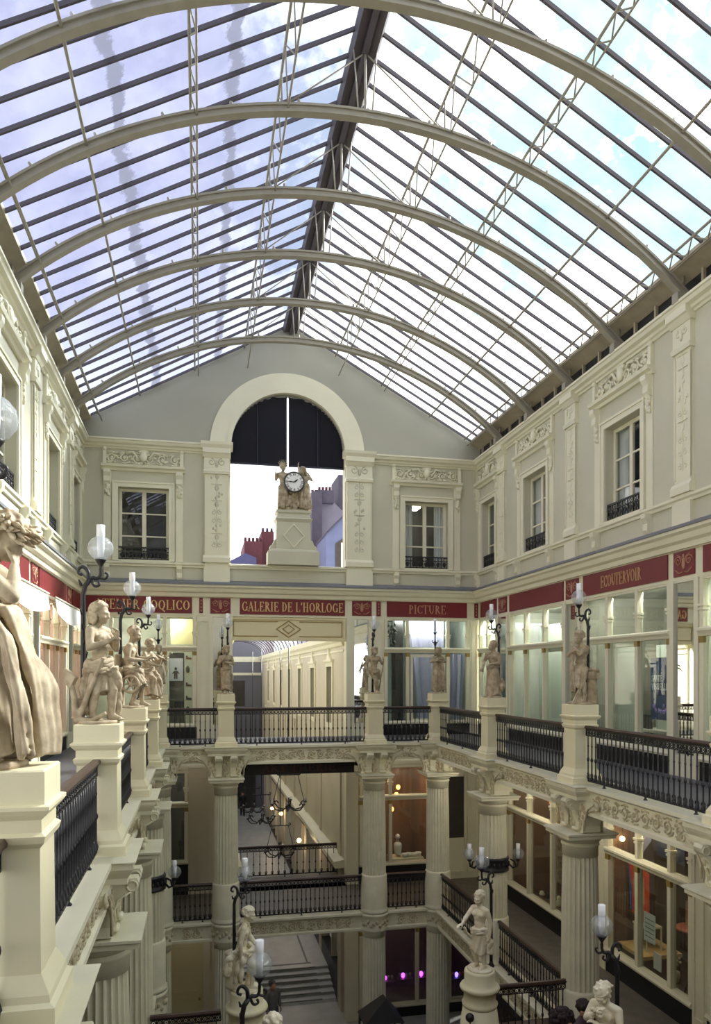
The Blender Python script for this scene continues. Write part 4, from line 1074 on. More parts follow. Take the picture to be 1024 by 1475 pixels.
def lamp(proto, x, y, z, rz, lab, sc_=None):
    GL = 'gas lamps with globe and chimney'
    if proto.name not in usedl:
        usedl.add(proto.name); proto.location = (x, y, z); proto.rotation_euler.z = rz; proto['label'] = lab; proto['group'] = GL; o = proto
        if sc_: o.scale = (sc_,)*3
        return o
    return dup(proto, (x, y, z), rz, lab, GL, sc_)
zt = 1.41
lamp(lampA, -1.37, 4.66, zt+.09, 0, 'globe lamp cut by the left edge above the nearest statue')
lamp(lampA, -1.27, 8.64, zt, 0, 'tall black crook lamp behind the child with the anchor')
lamp(lampA, -1.27, 12.55, zt, 0, 'black crook lamp behind the child by the square post')
lamp(lampA, -1.27, 16.4, zt, 0, 'black crook lamp behind the violin player')
lamp(lampA, RR+.25, 12.36, zt, PI, 'black crook lamp behind the pensive draped statue on the right')
lamp(lampA, RR+.20, 16.38, zt, PI, 'black crook lamp behind the statue with the mask')
lamp(lampA, .74, 20.53, zt, -PI/2, 'lamp behind the statue left of the passage opening')
lamp(lampA, 4.83, 20.53, zt, -PI/2, 'lamp behind the staff-bearing statue right of the opening')
lamp(lampB, RR-.02, 20.53, zt, 0, 'straight lamp behind the cloaked statue with folded arms')
lamp(lampB, -1.10, 20.53, zt, 0, 'straight lamp at the far left corner behind the violin player')
# ================================================================== FIGURES
V = Vector
def rotm(yaw=0, pitch=0, roll=0):
    return Euler((math.radians(pitch), math.radians(roll), math.radians(yaw)), 'ZXY' if 0 else 'XYZ').to_matrix() if 0 else (Matrix.Rotation(math.radians(yaw), 3, 'Z') @ Matrix.Rotation(math.radians(pitch), 3, 'X') @ Matrix.Rotation(math.radians(roll), 3, 'Y'))
def head_shapes(mb, H, R, k=1.0):
    """head looking along -Y of R, centre H; k scales. Pitch > 0 looks down"""
    W = lambda x, y, z: H + R @ V((x*k, y*k, z*k))
    B = lambda c, r, n=12: mb.ball(W(*c), tuple(q*k for q in r), n, R)
    B((0, .014, .026), (.083, .100, .090), 16); B((0, -.026, -.030), (.064, .068, .082), 14)
    B((0, -.066, -.092), (.024, .022, .02)); B((0, -.03, -.08), (.048, .052, .034))
    mb.caps(W(0, -.090, .004), .010*k, W(0, -.110, -.034), .0145*k, 8); mb.ball(W(.012, -.098, -.036), .009*k, 6); mb.ball(W(-.012, -.098, -.036), .009*k, 6)
    for a in (-1, 1):
        mb.caps(W(a*.050, -.072, .014), .012*k, W(a*.012, -.094, .014), .012*k, 8)
        B((a*.037, -.070, -.036), (.025, .022, .024)); B((a*.030, -.081, -.006), (.013, .010, .009))
        B((a*.080, .008, -.012), (.012, .022, .032))
    mb.caps(W(-.018, -.089, -.060), .0085*k, W(.018, -.089, -.060), .0085*k, 8); mb.caps(W(-.014, -.087, -.073), .009*k, W(.014, -.087, -.073), .009*k, 8)
def hand_shapes(mb, wrist, d, nrm, k=1.0, curl=.5, thumb=1):
    """palm and five fingers. d: direction of the hand, nrm: back of the hand, thumb = side"""
    d = V(d).normalized(); nrm = (V(nrm)-d*V(nrm).dot(d)).normalized(); s = d.cross(nrm)*thumb; w = V(wrist)
    R = Matrix((s, d, nrm)).transposed()
    mb.ball(w+d*.042*k, (.033*k, .045*k, .017*k), 10, R)
    for i, (o, L, r) in enumerate(((.024, .060, .0088), (.008, .068, .0092), (-.009, .063, .0088), (-.024, .050, .0078))):
        b = w+d*.075*k+s*o*k; a = curl*.7
        p1 = b+(d*math.cos(a)-nrm*math.sin(a))*L*.5*k; a2 = curl*1.6
        p2 = p1+(d*math.cos(a2)-nrm*math.sin(a2))*L*.5*k
        mb.caps(b, r*1.08*k, p1, r*k, 7); mb.caps(p1, r*k, p2, r*.85*k, 7)
    b = w+d*.025*k+s*.028*k; p1 = b+(d*.7+s*.6-nrm*.25).normalized()*.034*k; p2 = p1+(d*.85+s*.2-nrm*.5*curl).normalized()*.028*k
    mb.caps(b, .0115*k, p1, .0105*k, 7); mb.caps(p1, .0105*k, p2, .0085*k, 7)
def foot_shapes(mb, ank, d, k=1.0):
    d = V((d[0], d[1], 0)).normalized(); s = V((-d.y, d.x, 0)); a = V(ank); fl = V((a.x, a.y, a.z-.055*k))
    mb.caps(a, .034*k, fl-d*.02*k+V((0, 0, .028*k)), .03*k, 10); mb.caps(fl-d*.02*k+V((0, 0, .026*k)), .03*k, fl+d*.09*k+V((0, 0, .018*k)), .026*k, 10); mb.caps(a, .03*k, fl+d*.07*k+V((0, 0, .024*k)), .026*k, 10)
    for i in range(5): mb.caps(fl+d*.095*k+s*(.026-.013*i)*k+V((0, 0, .013*k)), .011*k, fl+d*(.128-.006*abs(i-1))*k+s*(.030-.015*i)*k+V((0, 0, .010*k)), .0095*k, 6)
def body(p, k=1.0, voxel=.010, shoes=True):
    """one continuous skin. p: joints P C N H, Le Lw Re Rw Lk La Rk Ra; hr=(yaw,pitch,roll); sw = shoulder turn"""
    mb = MB(); P, C, Nk, H = (V(p[q]) for q in 'PCNH'); S = Matrix.Rotation(math.radians(p.get('sw', 0)), 3, 'Z'); Q = Matrix.Rotation(math.radians(p.get('pw', 0)), 3, 'Z')
    R = rotm(*p.get('hr', (0, 0, 0)))
    head_shapes(mb, H, R, p.get('hk', 1.0)*k)
    mb.caps(Nk, .047*k, H+R @ V((0, .02*k, -.05*k)), .044*k, 12)
    mb.ball(P, (.112*k, .086*k, .10*k), 14, Q); M = (P+C)/2; mb.ball(M, (.098*k, .082*k, .12*k), 14, S); mb.ball(C, (.122*k, .088*k, .125*k), 16, S)
    for a in (-1, 1):
        mb.ball(C+S @ V((a*.054*k, -.062*k, .030*k)), (.056*k, .034*k, .045*k), 10, S); mb.ball(P+Q @ V((a*.055*k, .050*k, -.035*k)), (.068*k, .06*k, .068*k), 10)
        sh = Nk+S @ V((a*p.get('sh', .142)*k, 0, -.035*k)); mb.caps(Nk+V((0, .008*k, -.01*k)), .048*k, sh, .052*k, 12); mb.caps(C+S @ V((a*.07*k, .02*k, .04*k)), .07*k, sh, .05*k, 10)
        e, wr = ('Le', 'Lw') if a > 0 else ('Re', 'Rw')
        E, Wr = V(p[e]), V(p[wr])
        mb.caps(sh, .050*k, (sh+E)/2, .045*k, 12); mb.caps((sh+E)/2, .045*k, E, .036*k, 12)
        f1 = E+(Wr-E)*.3; mb.caps(E, .036*k, f1, .039*k, 12); mb.caps(f1, .039*k, Wr, .025*k, 12)
        hd = p.get(('L' if a > 0 else 'R')+'hd', tuple(Wr-E)); hn = p.get(('L' if a > 0 else 'R')+'hn', (0, 0, 1) if abs(V(hd).normalized().z) < .8 else (a, 0, 0))
        hand_shapes(mb, Wr, hd, hn, k*1.05, p.get('curl', .6), p.get('th', 1)*a)
        hp = P+Q @ V((a*.062*k, 0, -.045*k)); kn, an = (V(p['Lk']), V(p['La'])) if a > 0 else (V(p['Rk']), V(p['Ra']))
        mb.caps(hp, .083*k, (hp+kn)/2, .070*k, 14); mb.caps((hp+kn)/2, .070*k, kn, .053*k, 14)
        cf = kn+(an-kn)*.32+V(p.get('back', (0, .014, 0)))*k; mb.caps(kn, .052*k, cf, .055*k, 12); mb.caps(cf, .055*k, an, .032*k, 12)
        fd = p.get('Lf' if a > 0 else 'Rf', (0, -1)); foot_shapes(mb, an, fd, k)
    return remeshed(mb, voxel, 2, .5)
def hair(H, R, k, kind, seed=1, voxel=.009):
    mb = MB(); rnd = random.Random(seed); W = lambda x, y, z: H+R @ V((x*k, y*k, z*k))
    mb.ball(W(0, .022, .034), (.088*k, .100*k, .090*k), 16, R)
    n = {'curls': 95, 'long': 120, 'bun': 30, 'short': 70}[kind]
    for i in range(n):
        th = rnd.uniform(0, 2*PI); ph = rnd.uniform(-.35, 1.5)
        x, y, z = math.cos(ph)*math.sin(th), math.cos(ph)*math.cos(th), math.sin(ph)
        if y < -.25 and z < .55: continue
        r = rnd.uniform(.013, .022) if kind != 'bun' else rnd.uniform(.010, .016)
        mb.ball(W(x*.092, .018+y*.104, .030+z*.094), (r*k, r*k, r*k*1.2), 7)
    if kind == 'long':
        for i in range(46):
            th = rnd.uniform(-1.9, 1.9); q = rnd.random(); mb.ball(W(.092*math.sin(th)*(1-.15*q), .02+.088*math.cos(th), -.02-.10*q), (.020*k, .020*k, .03*k), 7)
    if kind == 'bun':
        for i in range(14):
            a = -1.5+3.0*i/13; mb.ball(W(.092*math.sin(a), .02-.100*math.cos(a), .045), (.012*k, .010*k, .010*k), 7)
        for i in range(18): mb.ball(W(rnd.uniform(-.04, .04), .105+rnd.uniform(-.02, .03), .0+rnd.uniform(-.04, .05)), .020*k, 7)
    return remeshed(mb, voxel, 4 if kind == 'bun' else 1, .5)
def skirt(c0, c1, z0, z1, r0, r1, folds=9, amp=.16, twist=1.2, seed=0, n=72, m=22, hem=.03):
    """hanging cloth: ring r0=(rx,ry) round c0 at z0 (top) to ring r1 round c1 at z1 (bottom), with deepening folds"""
    rnd = random.Random(seed); ph = rnd.uniform(0, 6); mb = MB(); vs = []; fs = []
    for j in range(m+1):
        t = j/m
        for i in range(n):
            a = 2*PI*i/n; e = t**.8
            f = 1+amp*(.25+.75*t)*(.6*math.sin(folds*a+ph+twist*t*3)+.4*math.sin((folds*2-3)*a-ph*2+twist*t*5))
            rx = (r0[0]+(r1[0]-r0[0])*e)*f; ry = (r0[1]+(r1[1]-r0[1])*e)*f
            z = z0+(z1-z0)*t+hem*t*math.sin(3*a+ph)
            vs.append((c0[0]+(c1[0]-c0[0])*t+rx*math.cos(a), c0[1]+(c1[1]-c0[1])*t+ry*math.sin(a), z))
    for j in range(m):
        for i in range(n): a = j*n+i; b = j*n+(i+1) % n; fs.append((a, a+n, b+n, b))
    fs += [tuple(range(n)), tuple(m*n+i for i in reversed(range(n)))]
    mb._add(vs, fs, True); return mb
def cloth_roll(mb, c, rx, ry, r=.03, tilt=0, seed=0, n=40, a0=0, a1=2*PI):
    rnd = random.Random(seed)
    for s in range(3):
        pts = []; R = []
        for i in range(n+1):
            a = a0+(a1-a0)*i/n
            pts.append((c[0]+(rx+.006*math.sin(7*a+s*2))*math.cos(a), c[1]+(ry+.006*math.sin(5*a+s))*math.sin(a), c[2]+(s-1)*r*.9+tilt*math.cos(a)+.008*math.sin(6*a+s*2.1)))
            R.append(r*(.86+.14*math.sin(4*a+s*1.7)))
        mb.tube(pts, R, 8)
    return mb
def swag(mb, pts, r=.025, n=4, spread=.03, seed=0):
    rnd = random.Random(seed)
    P = [V(p) for p in pts]
    for i in range(n):
        o = V((rnd.uniform(-1, 1), rnd.uniform(-1, 1), rnd.uniform(-.4, .4)))*spread; m = 12; Q = []; R = []
        for j in range(m+1):
            t = j/m*(len(P)-1); k = min(int(t), len(P)-2); f = t-k
            Q.append(P[k].lerp(P[k+1], f)+o*(.4+.6*t/(len(P)-1))); R.append(r*(.8+.3*math.sin(j*1.3+i*2)))
        mb.tube(Q, R, 8)
    return mb
def child_pose(**k):
    p = dict(P=(0, 0, .66), C=(0, .0, .90), N=(0, .012, 1.045), H=(0, -.01, 1.205), Le=(.20, .03, .80), Lw=(.20, -.06, .60), Re=(-.20, .03, .80), Rw=(-.20, -.06, .60),
             Lk=(.075, -.02, .36), La=(.075, .02, .085), Rk=(-.075, -.02, .36), Ra=(-.075, .02, .085))
    p.update(k); return p
def statue(label, pose, loc, rz, hairkind='curls', m=STONE, plinth=(.24, .20), voxel=.011, scale=1.0, seed=1, drapes=(), extras=(), name='statue', cat='statue', grp='carved stone children on the balustrade pedestals', round_=False):
    t = thing(name, label, cat, loc, rz, grp, world=False); t.scale = (scale,)*3
    mb = MB()
    if plinth:
        mb.lathe([(1, 0), (1.0, .022), (.94, .035)], 28); mb.v = [(x*plinth[0], y*plinth[1], z) for x, y, z in mb.v]; mb.build('plinth', m, t)
    body(pose, 1.0, voxel).build('figure', m, t)
    R = rotm(*pose.get('hr', (0, 0, 0)))
    if hairkind: hair(V(pose['H']), R, pose.get('hk', 1.0), hairkind, seed, min(voxel, .010)).build('hair', m, t)
    for nm, d in list(drapes)+list(extras): d.build(nm, m, t)
    return t
zp = 1.41
# ---- rear row
sk = skirt((0, 0), (.02, -.02), .70, .12, (.125, .10), (.15, .12), 8, .14, 1.0, 1); sw = MB(); cloth_roll(sw, (0, 0, .70), .122, .098, .03, .03, 2); swag(sw, [(.13, -.03, .72), (.17, -.06, .5), (.15, -.05, .25), (.16, -.02, .08)], .03, 4, .03, 3)
statue('stone child with arms crossed at the waist, left of the passage opening', child_pose(Le=(.21, .02, .83), Lw=(.02, -.15, .86), Lhd=(-1, -.1, .1), Re=(-.21, .03, .82), Rw=(-.10, -.13, .93), Rhd=(.3, -.1, 1), hr=(22, 6, -4), H=(.01, -.015, 1.205), Lk=(.05, -.10, .38), La=(.02, -.03, .085), Rk=(-.08, -.03, .37), P=(-.01, 0, .66)),
       (PEDX[0], RB, zp), .12, 'long', drapes=[('drapery', sk), ('waist_cloth', sw)], seed=2)
dr = MB(); cloth_roll(dr, (0, 0, .66), .128, .10, .035, -.03, 4); swag(dr, [(-.12, -.06, .66), (.0, -.12, .58), (.12, -.08, .66)], .04, 5, .03, 5); swag(dr, [(.13, -.03, .66), (.17, -.02, .5), (.16, .0, .40)], .035, 4, .03, 6); swag(dr, [(-.19, .02, 1.0), (-.24, .04, .75), (-.22, .05, .45), (-.2, .05, .1)], .035, 4, .03, 7)
st = MB().tube([(.26, -.10, .96), (.21, -.08, .6), (.14, .04, .03)], [.014, .016, .02], 8)
statue('stone child leaning on a staff, right of the passage opening', child_pose(P=(-.01, 0, .66), Le=(.24, .0, .84), Lw=(.235, -.13, .90), Lhd=(0, -.3, 1), Re=(-.23, .02, .80), Rw=(-.21, -.05, .58), hr=(20, 10, 6), H=(.015, -.02, 1.2), Rk=(.02, -.11, .38), Ra=(.07, -.02, .085), Lk=(.08, -.01, .36), La=(.12, .05, .085)),
       (PEDX[1], RB, zp), .05, 'curls', drapes=[('drapery', dr)], extras=[('staff', st)], seed=3)
sk = skirt((0, .03), (.02, .05), .95, .06, (.135, .105), (.17, .13), 9, .16, .8, 6)
dr = MB(); swag(dr, [(-.13, .0, 1.05), (0, -.08, .98), (.15, 0, 1.05)], .035, 4, .025, 3); swag(dr, [(.1, -.08, .9), (.13, -.12, .5), (.15, -.12, .1)], .035, 5, .04, 8)
statue('stone child with folded arms wrapped in a long cloak, right rear corner', child_pose(Le=(.21, -.02, .90), Lw=(.0, -.17, .93), Lhd=(-1, .1, 0), Re=(-.21, -.02, .90), Rw=(.0, -.16, .99), Rhd=(1, .1, 0), hr=(-50, -8, 4), Rk=(-.07, -.10, .37), Ra=(-.08, -.03, .085)),
       (RR, RB, zp), -.1, 'long', drapes=[('cloak', sk), ('cloak_folds', dr)], seed=4)
sk = skirt((0, 0), (.02, -.02), .68, .3, (.125, .10), (.15, .13), 8, .14, 1.0, 9)
statue('stone child at the left rear corner, partly hidden by the violin player', child_pose(hr=(10, 5, 0)), (RL, RB, zp), .2, 'curls', drapes=[('drapery', sk)], seed=5)
# ---- right row
sk = skirt((0, 0), (.03, -.03), .72, .05, (.13, .105), (.18, .15), 8, .15, 1.0, 12)
dr = MB(); cloth_roll(dr, (0, 0, .72), .126, .10, .032, .02, 4); swag(dr, [(-.12, -.1, 1.05), (-.16, -.16, .85), (-.15, -.2, .6)], .028, 3, .02, 9)
mk = MB(); mk.ball((.17, .10, .28), (.085, .075, .13), 12); head_shapes(mk, V((.19, .06, .24)), rotm(60, 0, 0), .95)
for i in range(16): mk.ball((.17+random.uniform(-.07, .07), .1+random.uniform(-.06, .06), .37+random.uniform(-.02, .06)), .028, 6)
mk = remeshed(mk, .012, 1)
statue('stone child with a large carved mask at its feet, right balustrade', child_pose(Le=(.20, -.02, .80), Lw=(.10, -.20, .78), Lhd=(-.3, -1, -.2), Re=(-.15, -.14, .84), Rw=(-.10, -.26, .70), Rhd=(0, -1, -.5), hr=(-15, -4, 8), Lk=(.07, -.09, .37), La=(.07, -.04, .085)),
       (RR, PEDR[3], zp), -1.0, 'curls', drapes=[('drapery', sk), ('cloth_folds', dr)], extras=[('mask', mk)], seed=6)
dr = MB(); swag(dr, [(-.02, -.16, .92), (-.04, -.17, .7), (-.02, -.16, .45), (.0, -.15, .22)], .035, 6, .05, 3)
sk = skirt((0, -.03), (.0, -.06), .70, .30, (.12, .10), (.12, .12), 8, .15, .7, 15)
stump = MB().lathe([(.10, .0), (.11, .05), (.09, .2), (.085, .42), (.09, .46)], 14, (.10, .19, 0)); bks = MB(); bks.box(-.03, .22, .08, .30, .46, .53); bks.box(-.02, .20, .09, .29, .53, .59); bks.tube([(-.04, .13, .57), (.1, .18, .63), (.22, .23, .60)], .035, 7)
tl = MB().prism([(-.28, .03), (-.10, .03), (-.05, .18), (-.10, .30), (-.16, .2)], .07, .10, 'x')
statue('pensive stone child with a finger at its mouth beside a stump with books', child_pose(P=(0, .02, .66), C=(0, .03, .90), N=(0, .02, 1.045), H=(0, -.03, 1.20), Le=(.13, -.14, .90), Lw=(.02, -.17, 1.02), Lhd=(-.3, -.2, 1), Re=(-.14, -.15, .88), Rw=(.04, -.20, .95), Rhd=(1, 0, .2), hr=(0, 14, 0), Rk=(-.06, -.06, .37)),
       (RR, PEDR[2], zp), -1.30, 'curls', drapes=[('drapery', sk), ('hanging_cloth', dr)], extras=[('tree_stump', stump), ('books', bks), ('trowel', tl)], seed=8)
# ---- left row
dr = MB(); cloth_roll(dr, (0, 0, .64), .135, .11, .04, .02, 4); cloth_roll(dr, (0, .01, .58), .14, .115, .036, -.03, 5); swag(dr, [(.06, -.13, .62), (.12, -.13, .45), (.14, -.10, .25), (.16, -.08, .05)], .045, 5, .04, 8); swag(dr, [(-.12, .06, .62), (-.1, .14, .4), (-.08, .16, .1)], .05, 5, .05, 9)
sk = skirt((0, .01), (.03, .02), .66, .33, (.125, .10), (.15, .13), 8, .15, 1.1, 18)
an = MB(); an.tube([(-.12, -.14, .72), (-.15, .02, .35), (-.17, .16, .02)], [.024, .028, .032], 9); an.tube([(-.20, .22, .50), (-.17, .20, .30), (-.17, .16, .05), (-.12, .0, .03), (-.1, -.16, .12)], [.02, .035, .04, .035, .02], 9); an.prism([(.14, .50), (.28, .60), (.31, .46), (.22, .38)], -.22, -.16, 'x')
for k in range(7): an.tube([(-.10+.06*math.cos(a), .20+.06*math.sin(a), .06+.035*k) for a in [j*PI/5 for j in range(11)]], .016, 6)
statue('stone child with long curls holding an anchor, second pedestal on the left', child_pose(Re=(-.21, -.03, .82), Rw=(-.02, -.15, .90), Rhd=(.8, -.3, .5), Le=(.20, -.07, .82), Lw=(.05, -.19, .93), Lhd=(-.3, -.2, 1), curl=.7, hr=(10, 8, 0), Lk=(.08, -.12, .37), La=(.09, -.10, .085), Rk=(-.07, -.01, .36), Ra=(-.06, .05, .085), Lf=(.2, -1)),
       (RL, PEDY[1], zp), 1.05, 'long', drapes=[('drapery', sk), ('drapery_folds', dr)], extras=[('anchor', remeshed(an, .01, 1))], voxel=.009, seed=9)
dr = MB(); cloth_roll(dr, (0, 0, .62), .13, .11, .035, .02, 4); swag(dr, [(-.1, -.1, .62), (0, -.15, .56), (.1, -.12, .6)], .035, 4, .02, 8); swag(dr, [(.06, -.1, .6), (.1, -.16, .45), (.1, -.18, .35)], .05, 4, .03, 2)
sk = skirt((0, .0), (.0, -.10), .64, .36, (.125, .11), (.15, .15), 8, .12, 1.1, 21)
po = MB(); po.sq(-.05, .21, [(.10, .085, .03), (.10, .085, .50), (.12, .10, .51), (.12, .10, .55), (.115, .095, .56), (.115, .095, .57), (.13, .11, .58), (.13, .11, .65)]); po.lathe([(.05, .65), (.05, .84), (.045, .86)], 12, (-.07, .2, 0)); po.box(-.02, .04, .14, .2, .65, .80)
wh = MB(); wh.tube([(-.16, -.02+.13*math.cos(a), .38+.13*math.sin(a)) for a in [j*PI/9 for j in range(19)]], .022, 7)
for j in range(3): wh.tube([(-.16, -.02+.12*math.cos(j*PI/3), .38+.12*math.sin(j*PI/3)), (-.16, -.02-.12*math.cos(j*PI/3), .38-.12*math.sin(j*PI/3))], .014, 6)
bk = MB().prism([(-.36, .82), (-.22, .76), (-.21, .79), (-.35, .86)], -.08, .10, 'x')
statue('stone child leaning on a square post with a gear wheel, third pedestal on the left', child_pose(P=(0, .06, .64), C=(0, .03, .88), N=(0, .0, 1.03), H=(0, -.05, 1.19), hr=(0, 16, 0), Re=(-.20, .01, .78), Rw=(-.10, -.22, .76), Rhd=(.4, -1, .1), Le=(.19, -.03, .80), Lw=(.09, -.23, .80), Lhd=(-.4, -1, 0), Rk=(-.07, -.16, .42), Ra=(-.06, -.02, .085), Lk=(.08, -.14, .40), La=(.08, -.15, .085)),
       (RL, PEDY[2], zp), 1.40, 'curls', drapes=[('drapery', sk), ('drapery_folds', dr)], extras=[('square_post', po), ('gear_wheel', wh), ('open_book', bk)], seed=11)
dr = MB(); cloth_roll(dr, (0, 0, .62), .13, .11, .035, .02, 4); swag(dr, [(.05, -.12, .6), (.1, -.22, .4), (.12, -.22, .1)], .05, 6, .05, 2)
sk = skirt((0, .0), (.02, -.12), .64, .10, (.125, .11), (.17, .17), 8, .16, 1.1, 24)
vi = MB(); vi.ball((.02, -.28, .90), (.075, .10, .028), 12, rotm(30, 30, 0)); vi.ball((.05, -.36, .86), (.06, .08, .026), 12, rotm(30, 30, 0)); vi.tube([(.06, -.36, .88), (.10, -.48, .98)], .012, 6); vi.ball((.105, -.50, .99), .022, 6)
bw_ = MB().tube([(-.2, -.38, .66), (.1, -.30, .95)], .009, 6)
statue('seated stone child playing a violin, fourth pedestal on the left', child_pose(P=(0, .06, .62), C=(0, .03, .86), N=(0, .0, 1.01), H=(.02, -.04, 1.165), hr=(8, 14, 0), Le=(.18, -.14, .82), Lw=(.11, -.33, .88), Lhd=(-.4, -1, .3), Re=(-.18, -.10, .78), Rw=(-.08, -.27, .72), Rhd=(.4, -1, .2), Rk=(-.08, -.20, .44), Ra=(-.07, -.16, .085), Lk=(.09, -.22, .42), La=(.10, -.16, .085)),
       (RL, PEDY[3], zp), 1.10, 'curls', drapes=[('drapery', sk), ('drapery_folds', dr)], extras=[('violin', vi), ('bow', bw_)], seed=12)
# the big statue cropped by the left edge
sk = skirt((0, .02), (.03, -.05), .82, .10, (.15, .12), (.22, .19), 10, .17, .9, 31, n=120, m=40)
dr = MB(); cloth_roll(dr, (0, .0, .82), .146, .12, .022, .03, 4)
for k in range(7): swag(dr, [(-.10+.03*k, -.13, .82), (-.06+.035*k, -.20, .62-.01*k), (-.02+.03*k, -.25-.01*k, .40), (.02+.02*k, -.27-.008*k, .05)], .026+.004*(k % 2), 1, .012, 60+k)
for k in range(5): swag(dr, [(.14, -.04+.03*k, .80), (.17, -.06+.035*k, .5), (.18, -.07+.03*k, .10)], .026, 1, .01, 80+k)
swag(dr, [(-.13, -.06, .80), (-.16, -.16, .66), (-.16, -.22, .40), (-.13, -.26, .06)], .022, 5, .05, 5)
dr = remeshed(dr, .010, 3)
HP = V((0, -.10, 1.185)); HR = rotm(-8, 30, 0)
wr = MB(); rnd = random.Random(5)
for i in range(60):
    a = rnd.uniform(-2.4, 2.4); q = HP+HR @ V((.098*math.sin(a), .01-.108*math.cos(a), .055+rnd.uniform(-.03, .03))); d = (HR @ V((math.sin(a)*.5+rnd.uniform(-.3, .3), -math.cos(a)*.8-.25, rnd.uniform(-.2, .35)))).normalized()*.07
    wr.caps(q, .016, q+d*.5, .017, 6); wr.caps(q+d*.5, .017, q+d, .004, 6)
statue('big wreathed stone figure in long drapery, cropped by the left edge', child_pose(P=(0, .02, .66), C=(0, .0, .90), N=(0, -.02, 1.04), H=tuple(HP), hr=(-8, 30, 0), Re=(-.18, -.20, .86), Rw=(-.07, -.17, 1.02), Rhd=(.5, .1, .8), Rhn=(0, -1, .3), Le=(.19, .0, .82), Lw=(.05, -.13, .86), Lhd=(-1, -.1, .1), Lhn=(0, -1, .2), Lk=(.08, -.10, .38), La=(.09, -.10, .085)),
       (RL-.13, PEDY[0], zp), 1.45, 'curls', drapes=[('drapery', sk), ('drapery_folds', dr)], extras=[('wreath', wr)], voxel=.008, seed=13, scale=1.12)
# ================================================================== CLOCK OVER THE PASSAGE
SKYB = m_('louvre_navy', 30, 32, 48, .55)
t = thing('blind', 'dark navy louvred blind in two halves filling the top of the great arch', 'blind', (AC, D, 8.56))
for a in (-1, 1):
    mb = MB(FR_B); z = 8.56
    while z < AZ+AR-.02:
        zz = max(z+.08, AZ); w = AR if z < AZ else math.sqrt(max(0, AR*AR-(zz-AZ)**2))
        x0, x1 = AC+a*.035, AC+a*(w+.02)
        if abs(x1-x0) > .05: mb.prism([(-.30, z), (-.24, z+.095), (-.232, z+.095), (-.292, z)], min(x0, x1), max(x0, x1), 'x')
        z += .088
    q = mb.build('louvre_leaf', SKYB, t)
    mb = MB(FR_B); pts = [(AC+a*.035, 8.6)]+[(AC+a*max(.035, AR*math.cos(j*PI/40)), AZ+(AR-.01)*math.sin(j*PI/40)) for j in range(21)]; pts.insert(1, (AC+a*AR, 8.6))
    mb.prism(pts, -.315, -.305, 'y'); mb.build('backing', SKYB, q)
    mb = MB(FR_B); mb.box(AC+a*.03, AC+a*AR, -.30, -.23, 8.52, 8.57); mb.box(AC+a*.03, AC+a*.07, -.31, -.23, 8.52, AZ+AR-.02); mb.box(AC+a*.94, AC+a*.965, -.22, -.20, 8.52, AZ+1.5); mb.build('leaf_frame', SKYB, q)
CXK, CYK = 2.84, D-.05
t = thing('clock_pedestal', 'stepped cream pedestal carrying the clock in the arch opening', 'pedestal', (CXK, CYK, 5.34))
MB().sq(CXK, CYK, [(.80, .30, 5.34), (.80, .30, 5.74), (.76, .28, 5.80), (.56, .26, 5.82)]).build('base', WALL, t)
mb = MB().sq(CXK, CYK, [(.54, .25, 5.80), (.52, .24, 6.68)]); mb.build('shaft', WALL, t)
mb = MB(); zc = 6.24
for sx, sz in ((1, 1), (1, -1), (-1, -1), (-1, 1)): mb.prism([(CXK+sx*.34, zc), (CXK, zc+sz*.38), (CXK, zc+sz*.33), (CXK+sx*.295, zc)], CYK-.275, CYK-.235, 'y')
mb.build('diamond_moulding', CREAM, t)
for a in (-1, 1):
    mb = MB(); mb.prism([(CXK+a*.52, 5.80), (CXK+a*.74, 5.80), (CXK+a*.72, 5.92), (CXK+a*.64, 5.98), (CXK+a*.60, 6.10), (CXK+a*.52, 6.14)], CYK-.18, CYK+.18, 'y'); mb.build('side_scroll', WALL, t)
MB().sq(CXK, CYK, [(.52, .24, 6.66), (.56, .28, 6.72), (.58, .30, 6.76), (.52, .25, 6.80), (.50, .24, 6.92), (.54, .28, 6.96), (.54, .28, 7.03)]).build('cornice', WALL, t)
# clock with its two figures: one carved group
t = thing('clock', 'round white clock with roman numerals between two carved figures in the arch', 'clock', (CXK, CYK, 7.032), world=False)
mb = MB()
mb.ball((0, .02, .40), (.36, .20, .55), 16); mb.box(-.46, .46, -.2, .2, 0, .06)
rnd = random.Random(8)
for k in range(46): mb.ball((rnd.uniform(-.36, .36), -.17+rnd.uniform(-.04, .04), rnd.uniform(.06, .52)), (.05, .05, .08), 7)
for k in range(20): mb.ball((rnd.uniform(-.25, .25), -.1+rnd.uniform(-.05, .05), 1.05+rnd.uniform(-.05, .10)), .06, 7)
remeshed(mb, .02, 1).build('carved_block', STONE, t)
pl = child_pose(Lk=(.09, -.08, .38), La=(.10, -.05, .085), Re=(-.2, .04, .84), Rw=(-.22, -.04, 1.02), Rhd=(0, -.2, 1), Le=(.2, .06, .84), Lw=(.20, .04, .62), hr=(10, 0, 0))
f1 = body(pl, 1.0, .014); f1.v = [(x*1.05-.33, y*1.05-.18, z*1.05+.05) for x, y, z in f1.v]; f1.build('standing_figure', STONE, t)
h1 = hair(V(pl['H']), rotm(10), 1, 'short', 4, .013)
for k in range(7): h1.caps((.09*math.sin(-1.2+.4*k), -.02, 1.27+.05*math.cos(-1.2+.4*k)), .016, (.16*math.sin(-1.2+.4*k), -.02, 1.30+.13*math.cos(-1.2+.4*k)), .006, 6)
h1.v = [(x*1.05-.33, y*1.05-.18, z*1.05+.05) for x, y, z in h1.v]; h1.build('crowned_hair', STONE, t)
dr = skirt((-.34, -.18), (-.34, -.16), .74, .06, (.13, .10), (.15, .12), 8, .16, 1, 40); dr.build('drapery', STONE, t)
